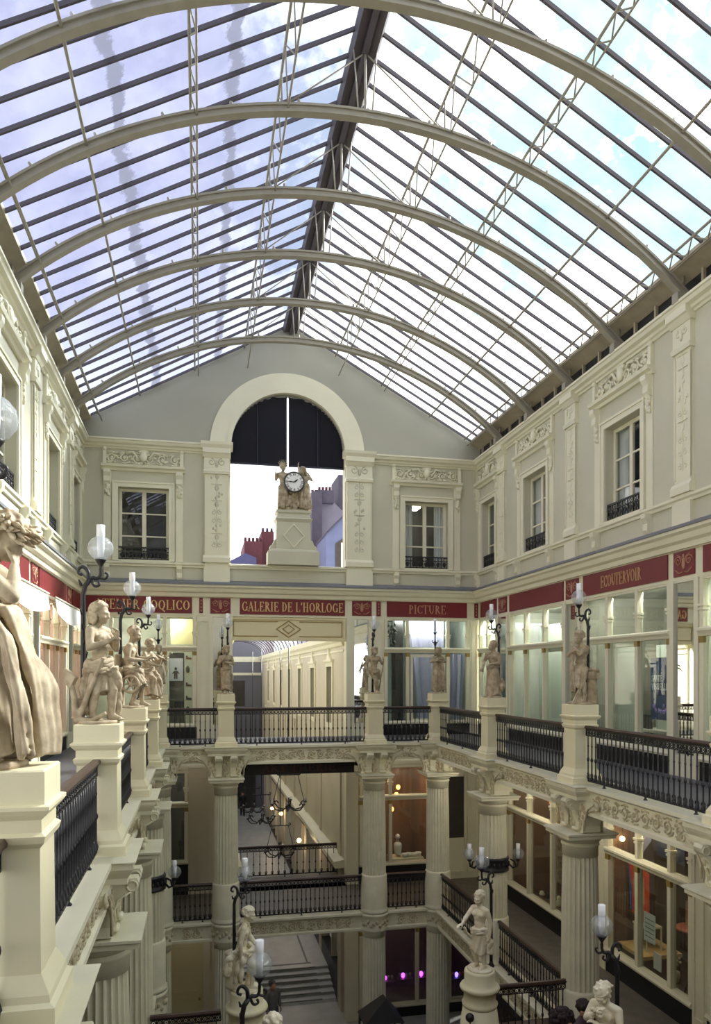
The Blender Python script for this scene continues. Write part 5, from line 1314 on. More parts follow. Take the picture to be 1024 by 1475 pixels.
p2 = child_pose(H=(-.06, -.05, 1.17), hr=(-45, 22, 0), Le=(.24, .02, .92), Lw=(.10, -.02, 1.14), Lhd=(-1, -.2, .3), Re=(-.16, -.08, 1.08), Rw=(-.20, -.06, 1.32), Rhd=(0, 0, 1), Lk=(.08, -.10, .38), La=(.09, -.02, .085))
f2 = body(p2, 1.0, .014); f2.v = [(x+.34, y-.16, z+.05) for x, y, z in f2.v]; f2.build('veiled_figure', STONE, t)
h2 = hair(V(p2['H']), rotm(-45, 22), 1.1, 'long', 6, .013); h2.v = [(x+.34, y-.16, z+.05) for x, y, z in h2.v]; h2.build('veil', STONE, t)
skirt((.35, -.15), (.36, -.16), .86, .06, (.14, .11), (.20, .14), 9, .18, 1, 41).build('drapery', STONE, t)
zk = .84; yk = -.36
dm = MB(); dm.tube([(.30*math.cos(a), yk+.01, zk+.30*math.sin(a)) for a in [j*PI/20 for j in range(41)]], .03, 8); dm.build('dial_rim', m_('rim_bronze', 60, 56, 50, .4), t)
dl = MB(); dl.prism([(.295*math.cos(j*PI/20), zk+.295*math.sin(j*PI/20)) for j in range(40)], yk-.01, yk+.20, 'y'); q = dl.build('dial', m_('dial_white', 236, 236, 234, .3), t)
nm = MB()
for j, s in enumerate(['XII', 'I', 'II', 'III', 'IIII', 'V', 'VI', 'VII', 'VIII', 'IX', 'X', 'XI']):
    a = PI/2-2*PI*j/12; o = V((math.cos(a), math.sin(a))); tg = V((math.sin(a), -math.cos(a))); w = len(s)
    for i, ch in enumerate(s):
        c = o*.235+tg*(i-(w-1)/2)*.030
        segs = [(0, 0)] if ch == 'I' else ([(-.012, .012), (.012, -.012)] if ch == 'X' else [(-.012, 0), (.012, 0)])
        for e0, e1 in segs:
            A = c+o*.036+tg*e0; B_ = c-o*.036+tg*e1; wd = tg*(.006 if ch == 'I' else .005)
            nm.prism([(A.x-wd.x, zk+A.y-wd.y), (A.x+wd.x, zk+A.y+wd.y), (B_.x+wd.x, zk+B_.y+wd.y), (B_.x-wd.x, zk+B_.y-wd.y)], yk-.016, yk-.009, 'y')
nm.build('numerals', BLACK, q)
for nm_, a, Lh, wd in (('hour_hand', PI/2-2*PI*(1.75/12), .14, .016), ('minute_hand', PI/2-2*PI*(45.5/60), .215, .011)):
    o = V((math.cos(a), math.sin(a))); tg = V((-o.y, o.x)); mb = MB()
    mb.prism([(p.x, zk+p.y) for p in (-o*.04-tg*wd*.6, -o*.04+tg*wd*.6, o*Lh*.6+tg*wd*1.5, o*Lh, o*Lh*.6-tg*wd*1.5)], yk-.026, yk-.018, 'y'); mb.build(nm_, BLACK, q)
# ================================================================== OUTSIDE, BEYOND THE ARCH
def out(u, v, y): return (tn(u)*y, y, ZV(v, tn(u)*y, y))
BRICK = m_('red_brick', 84, 38, 44, .8, var=.25, scale=6); LILR = m_('slate', 66, 64, 100, .7, var=.15, scale=3); RENDER = m_('grey_render', 112, 108, 120, .85, var=.12, scale=1.2); RENDB = m_('blue_render', 104, 110, 140, .8, var=.1, scale=1.5); DRKS = m_('dark_stack', 72, 66, 78, .85, var=.2, scale=2)
y = 62
t = thing('building', 'red brick rooftop with stubby chimneys and a slate roof, left of the clock pedestal', 'building', (tn(366)*y, y, ZB))
x0, x1 = tn(352)*y, tn(378)*y; zt_ = ZV(779, x0, y)
MB().box(x0, x1, y, y+6, ZB, zt_).build('brick_wall', BRICK, t)
MB().prism([(tn(330)*y, ZB), (x0+.9, ZB), (x0+.9, ZV(806, x0, y)), (x0, ZV(800, x0, y)), (tn(330)*y, ZV(812, x0, y))], y-1.2, y-.4, 'y').build('slate_roof', LILR, t)
for k in range(5): MB().lathe([(.12, 0), (.10, .3), (.13, .34)], 10, (x0+.1+(x1-x0-.2)*k/4, y+.4, zt_)).build('chimney_pot', BRICK, t)
x0, x1 = tn(378)*y, tn(396)*y; z2 = ZV(762, x0, y)
q = MB().box(x0, x1, y+1, y+7, ZB, z2).build('brick_stack', BRICK, t)
for k in range(3): MB().lathe([(.12, 0), (.10, .3), (.13, .34)], 10, (x0+.15+(x1-x0-.3)*k/2, y+1.4, z2)).build('chimney_pot', DRKS, t)
y = 68
t = thing('building', 'grey rendered gable with a tall dark chimney stack, right of the clock', 'building', (tn(465)*y, y, ZB))
a = lambda u, v: (tn(u)*y, ZV(v, tn(u)*y, y))
MB().prism([(tn(446)*y, ZB), (tn(500)*y, ZB), a(500, 735), a(492, 735), a(472, 714), a(462, 724), (tn(446)*y, ZV(724, tn(446)*y, y))], y, y+8, 'y').build('gable_wall', RENDER, t)
MB().box(tn(446.5)*y, tn(461)*y, y-1.2, y+3, ZB, ZV(712, tn(455)*y, y)).build('chimney_stack', DRKS, t)
MB().box(tn(455)*y, tn(479)*y, y-.7, y+2, ZV(718, tn(455)*y, y)-.5, ZV(708, tn(455)*y, y)).build('chimney_stack', DRKS, t)
for k in range(6): MB().lathe([(.14, 0), (.12, .45), (.16, .5)], 10, (tn(450+5*k)*y, y, ZV(709 if k > 1 else 713, tn(450+5*k)*y, y)-.05)).build('chimney_pot', BRICK, t)
MB().box(tn(446)*y, tn(473)*y, y-2.4, y-1.3, ZB, ZV(793, tn(460)*y, y)).build('low_brick_wall', BRICK, t)
y = 70
t = thing('building', 'dark chimney wall rising beside the right jamb of the arch', 'building', (tn(494)*y, y, ZB))
MB().box(tn(487.5)*y, tn(503)*y, y, y+4, ZB, ZV(684, tn(494)*y, y)).build('wall', DRKS, t)
y = 58.5
t = thing('building', 'bluish house corner with a window under a slanting roof edge, right of the clock', 'building', (tn(485)*y, y, ZB))
a = lambda u, v: (tn(u)*y, ZV(v, tn(u)*y, y))
MB().prism([(tn(470)*y, ZB), (tn(505)*y, ZB), a(505, 733), a(470, 768)], y, y+5, 'y').build('wall', RENDB, t)
MB().prism([a(469, 767), a(505, 731), a(505, 734), a(469, 770)], y-.3, y+5.2, 'y').build('roof_edge', DRKS, t)
q = MB().prism([(tn(483)*y, ZV(830, tn(483)*y, y)), (tn(505)*y, ZV(830, tn(500)*y, y)), a(505, 768), a(483, 783)], y-.05, y+.02, 'y').build('window', INDARK, t)
MB().box(tn(491)*y, tn(497)*y, y-.08, y-.04, ZV(830, tn(483)*y, y), ZV(782, tn(495)*y, y)).build('shutter', CREAM, q)
# ================================================================== THE PASSAGE BEHIND THE REAR WALL
PE = 56.0
PWALL = m_('passage_wall', 206, 198, 176, .7, var=.1, scale=.8)
FR_P = Matrix(((0, -1, 0, PX1), (1, 0, 0, 0), (0, 0, 1, 0), (0, 0, 0, 1))); FR_Q = Matrix(((0, 1, 0, PX0), (1, 0, 0, 0), (0, 0, 1, 0), (0, 0, 0, 1)))
pops = [(26+4*k-.55, 26+4*k+.55, .2, 2.25) for k in range(7)]
for fr, nm in ((FR_P, 'wall_passage_right'), (FR_Q, 'wall_passage_left')):
    mb = holes(MB(fr), D+.35, PE, -4.0, 3.3, pops, -.3, 0); w_ = struct(nm, mb, PWALL)
    mb = MB(fr); mb.prism([(0, 2.86), (.06, 2.9), (.10, 3.0), (.2, 3.1), (.24, 3.3), (0, 3.3)], D+.35, PE, 'x'); mb.prism([(0, 2.70), (.03, 2.70), (.03, 2.76), (0, 2.76)], D+.35, PE, 'x')
    mb.prism([(-.3, -4.3), (.30, -4.3), (.34, -4.2), (.34, -4.08), (-.3, -3.98)], D+.35, PE, 'x'); mb.build('cornice', CREAM, w_)
    mb = MB(fr)
    for k in range(7):
        s = 26+4*k
        rect_frame(mb, s-.72, s+.72, .05, 2.40, -.02, .05, .17); mb.box(s-.8, s+.8, -.02, .12, 2.40, 2.48)
        mb.prism([(s-.42, 2.48), (s+.42, 2.48), (s+.2, 2.62), (s+.06, 2.80), (s, 3.0), (s-.06, 2.80), (s-.2, 2.62)], 0, .08, 'y')
    mb.build('window_surround', CREAM, w_)
    mb = MB(fr); mb.box(D+.4, PE, -.28, -.24, .1, 2.3); mb.build('window_pane', m_('dim_pane', 60, 60, 62, .25), w_)
    mb = MB(fr)
    for k in range(8): mb.box(24+4*k-.2, 24+4*k+.2, 0, .05, -4.0, -.2); mb.box(24+4*k-.28, 24+4*k+.28, 0, .08, -.5, -.2)
    mb.build('pilaster', PWALL, w_)
    # lower shopfronts of the passage
    mb = MB(fr); mb.box(D+.35, PE, -.9, -.85, -9.2, -4.2); mb.build('shop_back', INDARK, w_)
    for k in range(8):
        mb = MB(fr); s = 24+4*k
        mb.box(s-.3, s+.3, -.3, .04, -9.1, -4.2); mb.box(s+1.65, s+1.75, -.2, .0, -9.1, -4.2); mb.build('shop_pier', PWALL, w_)
        MB(fr).box(s+.3, s+3.7, -.3, .03, -9.1, -8.0+.0).build('shop_plinth', BLACK, w_)
        MB(fr).box(s+.3, s+3.7, -.3, .05, -4.75, -4.2).build('shop_fascia', WOOD, w_)
struct('wall_passage_end', MB().box(PX0-.3, PX1+.3, PE, PE+.4, -9, 4.9), m_('end_wall', 112, 112, 122, .8))
struct('door_passage_end', MB().box(1.3, 4.1, PE-.06, PE, -8.2, -4.6), m_('end_opening', 60, 58, 58, .8))
mb = MB(); mb.box(PX0, PX1, PE-.1, PE, 1.9, 2.1); mb.box(PX0, PX1, PE-.06, PE, 2.9, 3.3); struct('trim_passage_end', mb, CREAM)
mb = MB(); mb.box(2.0, 3.3, PE-.04, PE+.0, -.4, 1.5); struct('window_passage_end', mb, INDARK)
# its glass roof
root = structroot('ceiling_passage', (2.75, 40, 3.4)); r = 2.0; hy = lambda x: 3.3+1.15*math.sqrt(max(0, 1-((x-2.75)/1.8)**2))
xs_ = [2.75-1.8*math.cos(PI*i/16) for i in range(17)]
mb = MB(); vs_ = []; fs_ = []
for x in xs_: vs_ += [(x, D+.35, hy(x)), (x, PE, hy(x))]
for i in range(16): fs_.append((i*2, i*2+1, i*2+3, i*2+2))
mb._add(vs_, fs_); mb.build('glass', bpy.data.materials['roof_glass_east'], root)
pr = None
for k in range(22):
    yy = 24.5+1.45*k
    if pr is None:
        mb = MB(); mb.tube([(x, yy, hy(x)-.03) for x in xs_], .045, 6); pr = mb.build('iron_rib', BARS, root)
    else: c = pr.copy(); COL.objects.link(c); c.location.y = yy-24.5
# floors of the passage: stepped
mb = MB(); prof = [(24.5, -9.4), (24.5, -9.1)]
yy, zz = 24.6, -9.1
for k in range(6): prof += [(yy, zz+.09)]; zz += .09; yy += .33; prof += [(yy, zz)]
prof += [(30.0, zz)]
for k in range(2): prof += [(30.0+.4*k, zz+.12)]; zz += .12; prof += [(30.4+.4*k, zz)]
prof += [(36.0, zz)]
for k in range(2): prof += [(36.0+.4*k, zz+.11)]; zz += .11; prof += [(36.4+.4*k, zz)]
prof += [(57.5, zz), (57.5, -9.4)]
mb.prism(prof, PX0-.1, PX1+.1, 'x'); struct('floor_passage', mb, PAVE)
mb = MB()
for k in range(6): mb.box(PX0+.5, PX1-.5, 24.58+.33*k, 24.64+.33*k, -9.1+.09*(k+1)-.02, -9.1+.09*(k+1)+.004)
mb.box(PX1-.75, PX1-.68, 26.6, 29.9, -8.56, -8.555); mb.box(PX0+.5, PX1-.6, 29.9, 29.98, -8.56, -8.553); mb.box(PX0+.5, PX1-.6, 26.6, 26.7, -8.56, -8.553)
struct('trim_step_edges', mb, m_('step_edge', 104, 102, 102, .5))
# floor between railing and second railing
struct('floor_bridge', MB().box(PX0, PX1, D-.1, 24.55, ZL-.3, ZL), DECK)
WARM = m_('warm_lamp', 255, 196, 120, emit=9)
for k, (yy, zz, lab) in enumerate(((32.5, -5.4, 'small glowing shop lamp in the passage, nearest of the three'), (40, -5.6, 'small glowing shop lamp in the passage, middle of the three'), (45, -6.2, 'small glowing shop lamp in the passage, farthest of the three'))):
    solo('shop_lamp', lab, 'lamp', MB().ball((PX1-.25, yy, zz), .10, 10), WARM, (PX1-.25, yy, zz), group='shop lamps in the passage')
def chandelier(x, y, z, top, lab):
    t = thing('chandelier', lab, 'chandelier', (x, y, z), group='black chandeliers of the passage')
    mb = MB(); mb.tube([(x, y, z+1.15), (x, y, top)], .02, 6); mb.build('chain', IRON, t)
    mb = MB(); mb.box(x-.42, x+.42, y-.02, y+.02, z+1.13, z+1.17)
    for a in (-1, 1): mb.tube([(x+a*.42, y, z+1.15), (x+a*.45, y, z+1.22), (x+a*.40, y, z+1.26), (x+a*.36, y, z+1.2)], .02, 6)
    mb.build('crossbar', IRON, t)
    for a in (-1, 1): MB().tube([(x+a*.34, y, z+1.15), (x+a*.6, y, z+.05)], .014, 6).build('hanger', IRON, t)
    mb = MB(); mb.ball((x, y, z), .09, 10); mb.tube([(x, y, z-.15), (x, y, z+.3)], .025, 6); mb.build('hub', IRON, t)
    for k in range(6):
        b = 2*PI*k/6+.3; c, s = math.cos(b), math.sin(b); mb = MB()
        mb.tube([(x, y, z), (x+.25*c, y+.25*s, z-.16), (x+.52*c, y+.52*s, z-.12), (x+.66*c, y+.66*s, z+.04), (x+.58*c, y+.58*s, z+.14), (x+.48*c, y+.48*s, z+.05)], .026, 6)
        mb.lathe([(.02, 0), (.07, .03), (.05, .06), (.02, .07)], 8, (x+.68*c, y+.68*s, z+.06)); q = mb.build('arm', IRON, t)
        MB().ball((x+.68*c, y+.68*s, z+.18), .055, 8).build('bulb', LAMPGLASS, q)
chandelier(3.25, 27.5, -2.95, 3.2, 'nearest black iron chandelier hanging in the passage')
chandelier(2.80, 34.5, -4.8, 3.2, 'second black iron chandelier hanging in the passage')
chandelier(2.80, 40.5, -5.4, 3.2, 'third black iron chandelier hanging in the passage')
chandelier(3.3, 31.0, -5.55, 3.2, 'lowest black chandelier, just above the second railing')
t = thing('wall_lantern', 'black scrolled wall lantern beside the passage steps on the right', 'lantern', (PX1-.05, 24.9, -6.6))
mb = MB(); mb.tube([(PX1, 24.9, -6.6), (PX1-.3, 24.9, -6.6), (PX1-.7, 24.9, -6.55)], .03, 6); mb.tube(spiral((PX1-.3, -6.72), .14, 1.3, 0, 1, 12, .3, y=24.9), .025, 6); mb.build('scroll_bracket', IRON, t)
MB().lathe([(.05, -.2), (.12, -.1), (.12, .1), (.05, .2)], 8, (PX1-.7, 24.9, -6.5)).build('lantern_glass', LAMPGLASS, t)
# ================================================================== LOWER STOREYS OF THE HALL
for nm, fr, a_, b_ in (('right', FR_R, YN, YF), ('left', FR_L, YN, YF)):
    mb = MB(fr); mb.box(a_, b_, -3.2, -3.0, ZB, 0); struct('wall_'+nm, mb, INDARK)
    mb = MB(fr); mb.box(a_, b_, -3.0, 0, -.5, -.3); mb.box(a_, b_, -3.0, .0, ZL-.5, ZL-.3); struct('ceiling_walkway_'+nm, mb, PWALL)
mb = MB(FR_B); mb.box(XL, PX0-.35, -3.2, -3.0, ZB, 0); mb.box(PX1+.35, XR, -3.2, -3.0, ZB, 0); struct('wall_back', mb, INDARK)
mb = MB(FR_B); mb.box(PX0-.4, PX0, -.35, 0, ZB, 0); mb.box(PX1, PX1+.4, -.35, 0, ZB, 0); struct('trim_passage_piers', mb, CREAM)
mb = MB(FR_B); mb.box(XL, XR, -.35, 0, ZL-.5, ZL); mb.box(XL, PX0, -.35, .0, -.95, 0); mb.box(PX1, XR, -.35, .0, -.95, 0); struct('trim_lower_heads', mb, CREAM)
for nm, fr in (('right', FR_R), ('left', FR_L)):
    mb = MB(fr); mb.box(YN, YF, -.3, 0, -.95, 0); mb.box(YN, YF, -.3, 0, ZL-.6, ZL); struct('trim_lower_heads_'+nm, mb, CREAM)
BROWN = m_('brown_inside', 112, 84, 64, .8, var=.25, scale=2)
shop_window(FR_R, 12.15, 15.15, [12.85, 13.95], inside=BROWN, power=26, lcol=(1, .80, .58), z0=ZL, zs=.52)
shop_window(FR_R, 16.5, 20.6, [17.8, 19.2], inside=BROWN, power=26, lcol=(1, .80, .58), z0=ZL, zs=.52)
shop_window(FR_R, 7.6, 11.75, [9, 10.4], inside=BROWN, power=26, lcol=(1, .80, .58), z0=ZL, zs=.52)
for k, (a_, b_) in enumerate(((11.75, 12.15), (15.15, 16.5), (20.6, YF), (YN, 7.6))):
    mb = MB(FR_R); mb.box(a_, b_, -.15, .03, ZL, -.9); rect_frame(mb, a_+.05, b_-.05, ZL+.3, -1.1, .02, .05, .04); struct('trim_lower_pier', mb, CREAM)
mb = MB(FR_L); mb.box(YN, YF, -.1, 0, ZL, -.9); struct('trim_lower_left', mb, PWALL)
shop_window(FR_B, PX1+.42, 7.35, [6.0], inside=BROWN, power=26, lcol=(1, .80, .58), z0=ZL, zs=.62)
mb = MB(FR_B); mb.box(7.35, XR, -.12, .02, ZL, -.9)
rect_frame(mb, 7.75, 8.55, ZL+.2, -1.2, .02, .06, .06); rect_frame(mb, 8.6, 8.95, ZL+.2, -1.2, .02, .06, .06); struct('trim_panel_right', mb, CREAM)
q = MB(FR_B).box(7.82, 8.48, .015, .03, -3.4, -1.4); struct('window_dim', q, INDARK)
shop_window(FR_B, -2.2, -.35, [-1.75], inside=INDARK, power=12, z0=ZL, zs=1.0)
mb = MB(FR_B); mb.box(-.35, PX0-.4, -.12, .02, ZL, -.9)
for k in range(3): rect_frame(mb, -.30+.27*k, -.06+.27*k, ZL+.3, -1.2, .02, .05, .04)
mb.box(XL, -2.2, -.12, .02, ZL, -.9); struct('trim_panel_left', mb, PWALL)
# bottom storey rear: shop with violet lights on the right, cream door on the left
shop_window(FR_B, PX1+.42, XR-.1, [5.75, 6.9, 8.0], inside=m_('wine_inside', 70, 40, 40, .7, var=.3), power=10, lcol=(1, .70, .55), z0=ZB, zs=.4, zt=2.9, zh=3.8)
mb = MB(FR_B); mb.box(XL, PX0-.4, -.12, 0, ZB, ZL-.5); struct('trim_bottom_left', mb, PWALL)
root = structroot('door_2', (-.7, D, ZB)); mb = MB(FR_B); mb.box(-1.2, .1, 0, .05, ZB, -6.1); rect_frame(mb, -1.05, -.05, ZB+.3, -7.9, .05, .07, .05); rect_frame(mb, -1.05, -.05, -7.7, -6.3, .05, .07, .05); mb.build('leaf', m_('door_cream', 206, 196, 156, .6), root)
mb = MB(FR_B); mb.ball((.0, .10, -7.9), .05, 8); mb.build('door_handle', GOLDT, root)
mb = MB(FR_B); mb.box(-1.45, -1.2, 0, .1, ZB, -6.0); mb.box(.1, .3, 0, .1, ZB, -6.0); mb.box(-1.45, .3, 0, .1, -6.1, -5.9); mb.build('frame', PWALL, root)
for nm, fr in (('right', FR_R), ('left', FR_L)):
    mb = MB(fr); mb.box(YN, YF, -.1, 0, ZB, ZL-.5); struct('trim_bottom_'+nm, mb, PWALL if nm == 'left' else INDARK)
# goods and lights in the lower shops
VIO = m_('violet_light', 190, 60, 230, emit=5); BLUEV = m_('blue_light', 110, 90, 255, emit=4); ORNG = m_('orange_lamp', 255, 130, 50, emit=12)
rnd = random.Random(12)
gl = ['far left', 'left', 'middle', 'right', 'far right']
for k in range(5):
    x = 6.0+.62*k; z = -8.1+rnd.uniform(-.1, .1)
    t = thing('glass_display', 'cluster of small %s glassware in the bottom shop window, %s one of the row' % ('blue-lit' if k > 2 else 'violet-lit', gl[k]), 'display', tuple(FR_B @ V((x, -.5, z))), group='lit glassware in the bottom shop')
    MB(FR_B).box(x-.26, x+.26, -.62, -.38, z-.05, z).build('tray', WOOD, t)
    for j in range(4):
        MB(FR_B).lathe([(.02, 0), (.05, .03), (.06, .12), (.03, .16)], 8, (x-.18+.12*j, -.5, z)).build('flower', (VIO if j == 1 else m_('ware', 120, 110, 110, .2)) if k < 3 else (BLUEV if j == 1 else m_('ware_orange', 150, 80, 50, .3)), t)
solo('shelf_bar', 'thin pale display bar across the bottom shop window', 'bar', MB(FR_B).box(4.95, 8.6, -.4, -.36, -6.35, -6.32), CURT, tuple(FR_B @ V((6.5, -.4, -6.35))))
solo('panel_light', 'white ceiling panel light in the bottom shop', 'light', MB(FR_B).box(6.2, 6.7, -1.2, -.8, -5.42, -5.38), m_('panel_white', 240, 240, 240, emit=2.5), tuple(FR_B @ V((5.5, -1, -5.4))))
for k, (x, z, l) in enumerate(((6.42, -1.78, 'upper'), (6.36, -2.03, 'middle'), (6.2, -2.5, 'lower'))):
    t = thing('pendant_lamp', '%s glowing orange pendant lamp in the rear right shop on the lower gallery' % l, 'lamp', tuple(FR_B @ V((x, -.6, z))), group='orange pendant lamps')
    MB(FR_B).ball((x, -.6, z), (.07, .07, .08), 10).build('bulb', ORNG, t); MB(FR_B).tube([(x, -.6, z+.07), (x, -.6, -1.0)], .008, 5).build('cord', IRON, t)
t = thing('mannequin', 'white bust in the rear right shop window of the lower gallery', 'mannequin', tuple(FR_B @ V((6.38, -.5, ZL+.7))))
MB(FR_B).box(6.1, 7.2, -.9, -.25, ZL+.03, ZL+.68).build('display_base', CREAM, t)
mb = MB(FR_B); mb.caps((6.38, -.5, ZL+.85), .12, (6.38, -.5, ZL+1.05), .14, 12); mb.caps((6.38, -.5, ZL+1.1), .05, (6.38, -.5, ZL+1.25), .05, 10); mb.ball((6.38, -.5, ZL+1.33), (.08, .09, .11), 12); mb.build('torso', CURT, t)
for k in range(4):
    solo('ceramic_bowl', 'white ceramic piece beside the bust in the lower rear shop, %s' % ['first from left', 'second from left', 'third from left', 'last on the right'][k], 'bowl', MB(FR_B).lathe([(.03, 0), (.10, .05), (.11, .12), (.10, .12)], 12, (6.6+.16*k, -.42-.08*(k % 2), ZL+.68)), CURT, tuple(FR_B @ V((6.6+.16*k, -.42, ZL+.68))))
BULB = m_('spot_bulb', 255, 214, 160, emit=14)
for k, (s, z, l) in enumerate(((18.1, -1.45, 'warm bulb glowing in the right lower shop between the two columns'), (15.0, -1.75, 'warm bulb glowing at the top left of the toy-shop window'))):
    t = thing('bulb_lamp', l, 'lamp', tuple(FR_R @ V((s, -.3, z)))); MB(FR_R).ball((s, -.3, z), .06, 10).build('bulb', BULB, t); MB(FR_R).tube([(s, -.3, z+.05), (s, -.3, -.95)], .01, 5).build('cord', IRON, t)
t = thing('poster', 'tilted orange red and blue poster hanging in the right lower shop window', 'poster', tuple(FR_R @ V((14.4, -.2, -2.9))))
P_ = [(14.85, -3.35), (14.2, -3.50), (14.2, -2.35), (15.0, -2.2)]
MB(FR_R).prism(P_, -.45, -.44, 'y').build('sheet', m_('poster_orange', 214, 84, 40, .5, var=.5, scale=4, dirt=srgb(206, 50, 40)), t)
MB(FR_R).prism([(14.7, -3.15), (14.35, -3.05), (14.38, -2.5), (14.75, -2.4), (14.8, -2.8)], -.44, -.433, 'y').build('pale_figure', m_('poster_peach', 206, 160, 124), t)
MB(FR_R).prism([(14.99, -2.2), (14.90, -3.3), (14.82, -3.3), (14.85, -2.8)], -.44, -.435, 'y').build('blue_edge', m_('poster_cyan', 70, 100, 160), t)
t = thing('banner', 'faded hanging pennant in blue and pink above the orange poster', 'banner', tuple(FR_R @ V((14.35, -.2, -1.9))))
MB(FR_R).prism([(14.65, -1.0), (14.05, -1.0), (14.05, -1.6), (14.35, -1.92), (14.65, -1.6)], -.40, -.39, 'y').build('cloth', m_('banner_cloth', 110, 96, 110, .7, var=.5, scale=3, dirt=srgb(60, 84, 110)), t)
t = thing('shop_sign', 'dark blue sign with white script in the transom of the right lower shop', 'sign', tuple(FR_R @ V((13.4, -.2, -1.7))))
MB(FR_R).box(12.95, 13.88, -.42, -.40, -1.85, -1.02).build('board', m_('sign_navy', 20, 24, 44, .5), t)
mb = MB(FR_R); W_ = m_('sign_white', 220, 224, 230)
def script(mb, s, z, h, n):                       # "la Perle"
    k = h
    for pts in ([(0, 1), (.02, 0), (.12, .02)], [(.42, .5), (.2, .45), (.2, .05), (.38, .08), (.42, .5), (.45, 0)], [(.8, 0), (.86, 1), (1.12, .9), (1.1, .55), (.84, .5)], [(1.22, .3), (1.42, .42), (1.3, .5), (1.2, .2), (1.45, .05)], [(1.55, .5), (1.55, 0), (1.56, .35), (1.75, .5)], [(1.9, 1), (1.9, 0), (2.0, .03)], [(2.1, .3), (2.3, .42), (2.2, .5), (2.1, .2), (2.32, .05)]):
        mb.tube([(s-x*k, n, z+y*k) for x, y in pts], .012, 5)
script(mb, 13.68, -1.42, .24, -.395); mb.build('script_lettering', W_, t)
t = thing('counter', 'pale counter block in the right lower shop window', 'counter', tuple(FR_R @ V((14.5, -.6, ZL+.5))))
mb = MB(FR_R); mb.box(14.05, 14.95, -1.1, -.2, ZL+.03, ZL+.62); mb.build('body', BROWN, t); MB(FR_R).box(14.02, 14.98, -1.12, -.18, ZL+.62, ZL+.70).build('top', m_('counter_top', 200, 168, 112), t)
t = thing('side_table', 'small white side table standing on the shop counter', 'table', tuple(FR_R @ V((14.5, -.6, ZL+.7))))
mb = MB(FR_R); mb.box(14.25, 14.75, -.8, -.4, ZL+1.18, ZL+1.22); mb.build('top', CREAM, t)
for a_, b_ in ((14.27, -.78), (14.72, -.78), (14.27, -.43), (14.72, -.43)): MB(FR_R).box(a_-.015, a_+.015, b_-.015, b_+.015, ZL+.7, ZL+1.18).build('leg', CREAM, t)
t = thing('desk_lamp', 'little black lamp on the white side table', 'lamp', tuple(FR_R @ V((14.5, -.6, ZL+1.22))))
MB(FR_R).lathe([(.06, 0), (.06, .02), (.015, .03), (.012, .2)], 10, (14.5, -.6, ZL+1.22)).build('stand', BLACK, t); MB(FR_R).tube([(14.5, -.6, ZL+1.4), (14.62, -.55, ZL+1.48), (14.78, -.5, ZL+1.42)], [.015, .02, .045], 8).build('shade', BLACK, t)
t = thing('folding_table', 'folding table with a red brown round top in the right lower shop', 'table', tuple(FR_R @ V((13.35, -.9, ZL+.03))))
MB(FR_R).lathe([(.34, 0), (.36, .02), (.34, .05)], 20, (13.35, -.9, ZL+1.45)).build('top', m_('tabletop_rust', 130, 66, 40), t)
for a_ in (-1, 1): MB(FR_R).tube([(13.35+a_*.3, -.9, ZL+.04), (13.35-a_*.25, -.9, ZL+1.45)], .018, 6).build('leg', WOOD, t)
solo('cardboard_box', 'tan box standing on the folding table', 'box', MB(FR_R).box(13.25, 13.55, -1.0, -.85, ZL+1.50, ZL+2.0), m_('card_tan', 150, 112, 70), tuple(FR_R @ V((13.4, -.9, ZL+1.5))))
t = thing('notice', 'white printed notice on the post side of the shop window', 'notice', tuple(FR_R @ V((13.65, -.1, ZL+1.1))))
MB(FR_R).box(13.45, 13.85, -.09, -.085, ZL+1.15, ZL+1.75).build('sheet', CURT, t); mb = MB(FR_R)
for k in range(5): mb.box(13.50, 13.80, -.085, -.08, ZL+1.25+.09*k, ZL+1.27+.09*k)
mb.build('print_lines', m_('print_grey', 120, 120, 120), t)
solo('price_card', 'blank white card standing at the foot of the shop window', 'card', MB(FR_R).box(13.55, 13.8, -.3, -.28, ZL+.55, ZL+.9), CURT, tuple(FR_R @ V((13.7, -.3, ZL+.55))))
t = thing('dried_flowers', 'bunch of pale dried flowers in a pot in the shop window', 'flowers', tuple(FR_R @ V((13.1, -.3, ZL+.55))))
MB(FR_R).lathe([(.06, 0), (.09, .12), (.08, .2)], 12, (13.1, -.3, ZL+.55)).build('pot', CREAM, t); mb = MB(FR_R)
for k in range(28):
    a_ = rnd.uniform(0, 6.3); q_ = rnd.uniform(0, .17); mb.ball((13.1+q_*math.cos(a_), -.3+q_*.6*math.sin(a_), ZL+.85+rnd.uniform(0, .3)), .03, 6)
mb.build('blooms', m_('bloom', 190, 176, 140), t)
t = thing('lace_panel', 'strip of white lace hanging in the rightmost pane of the lower shop', 'lace', tuple(FR_R @ V((12.5, -.2, -2.9))))
mb = MB(FR_R); mb.box(12.2, 12.8, -.40, -.395, -2.95, -2.55)
mb.build('cloth', m_('lace', 170, 170, 170, .8), t); mb = MB(FR_R); scrollwork(mb, 12.22, 12.78, -2.92, -2.60, -.392, .012, 5); mb.build('pattern', m_('lace_dark', 110, 110, 112), t)
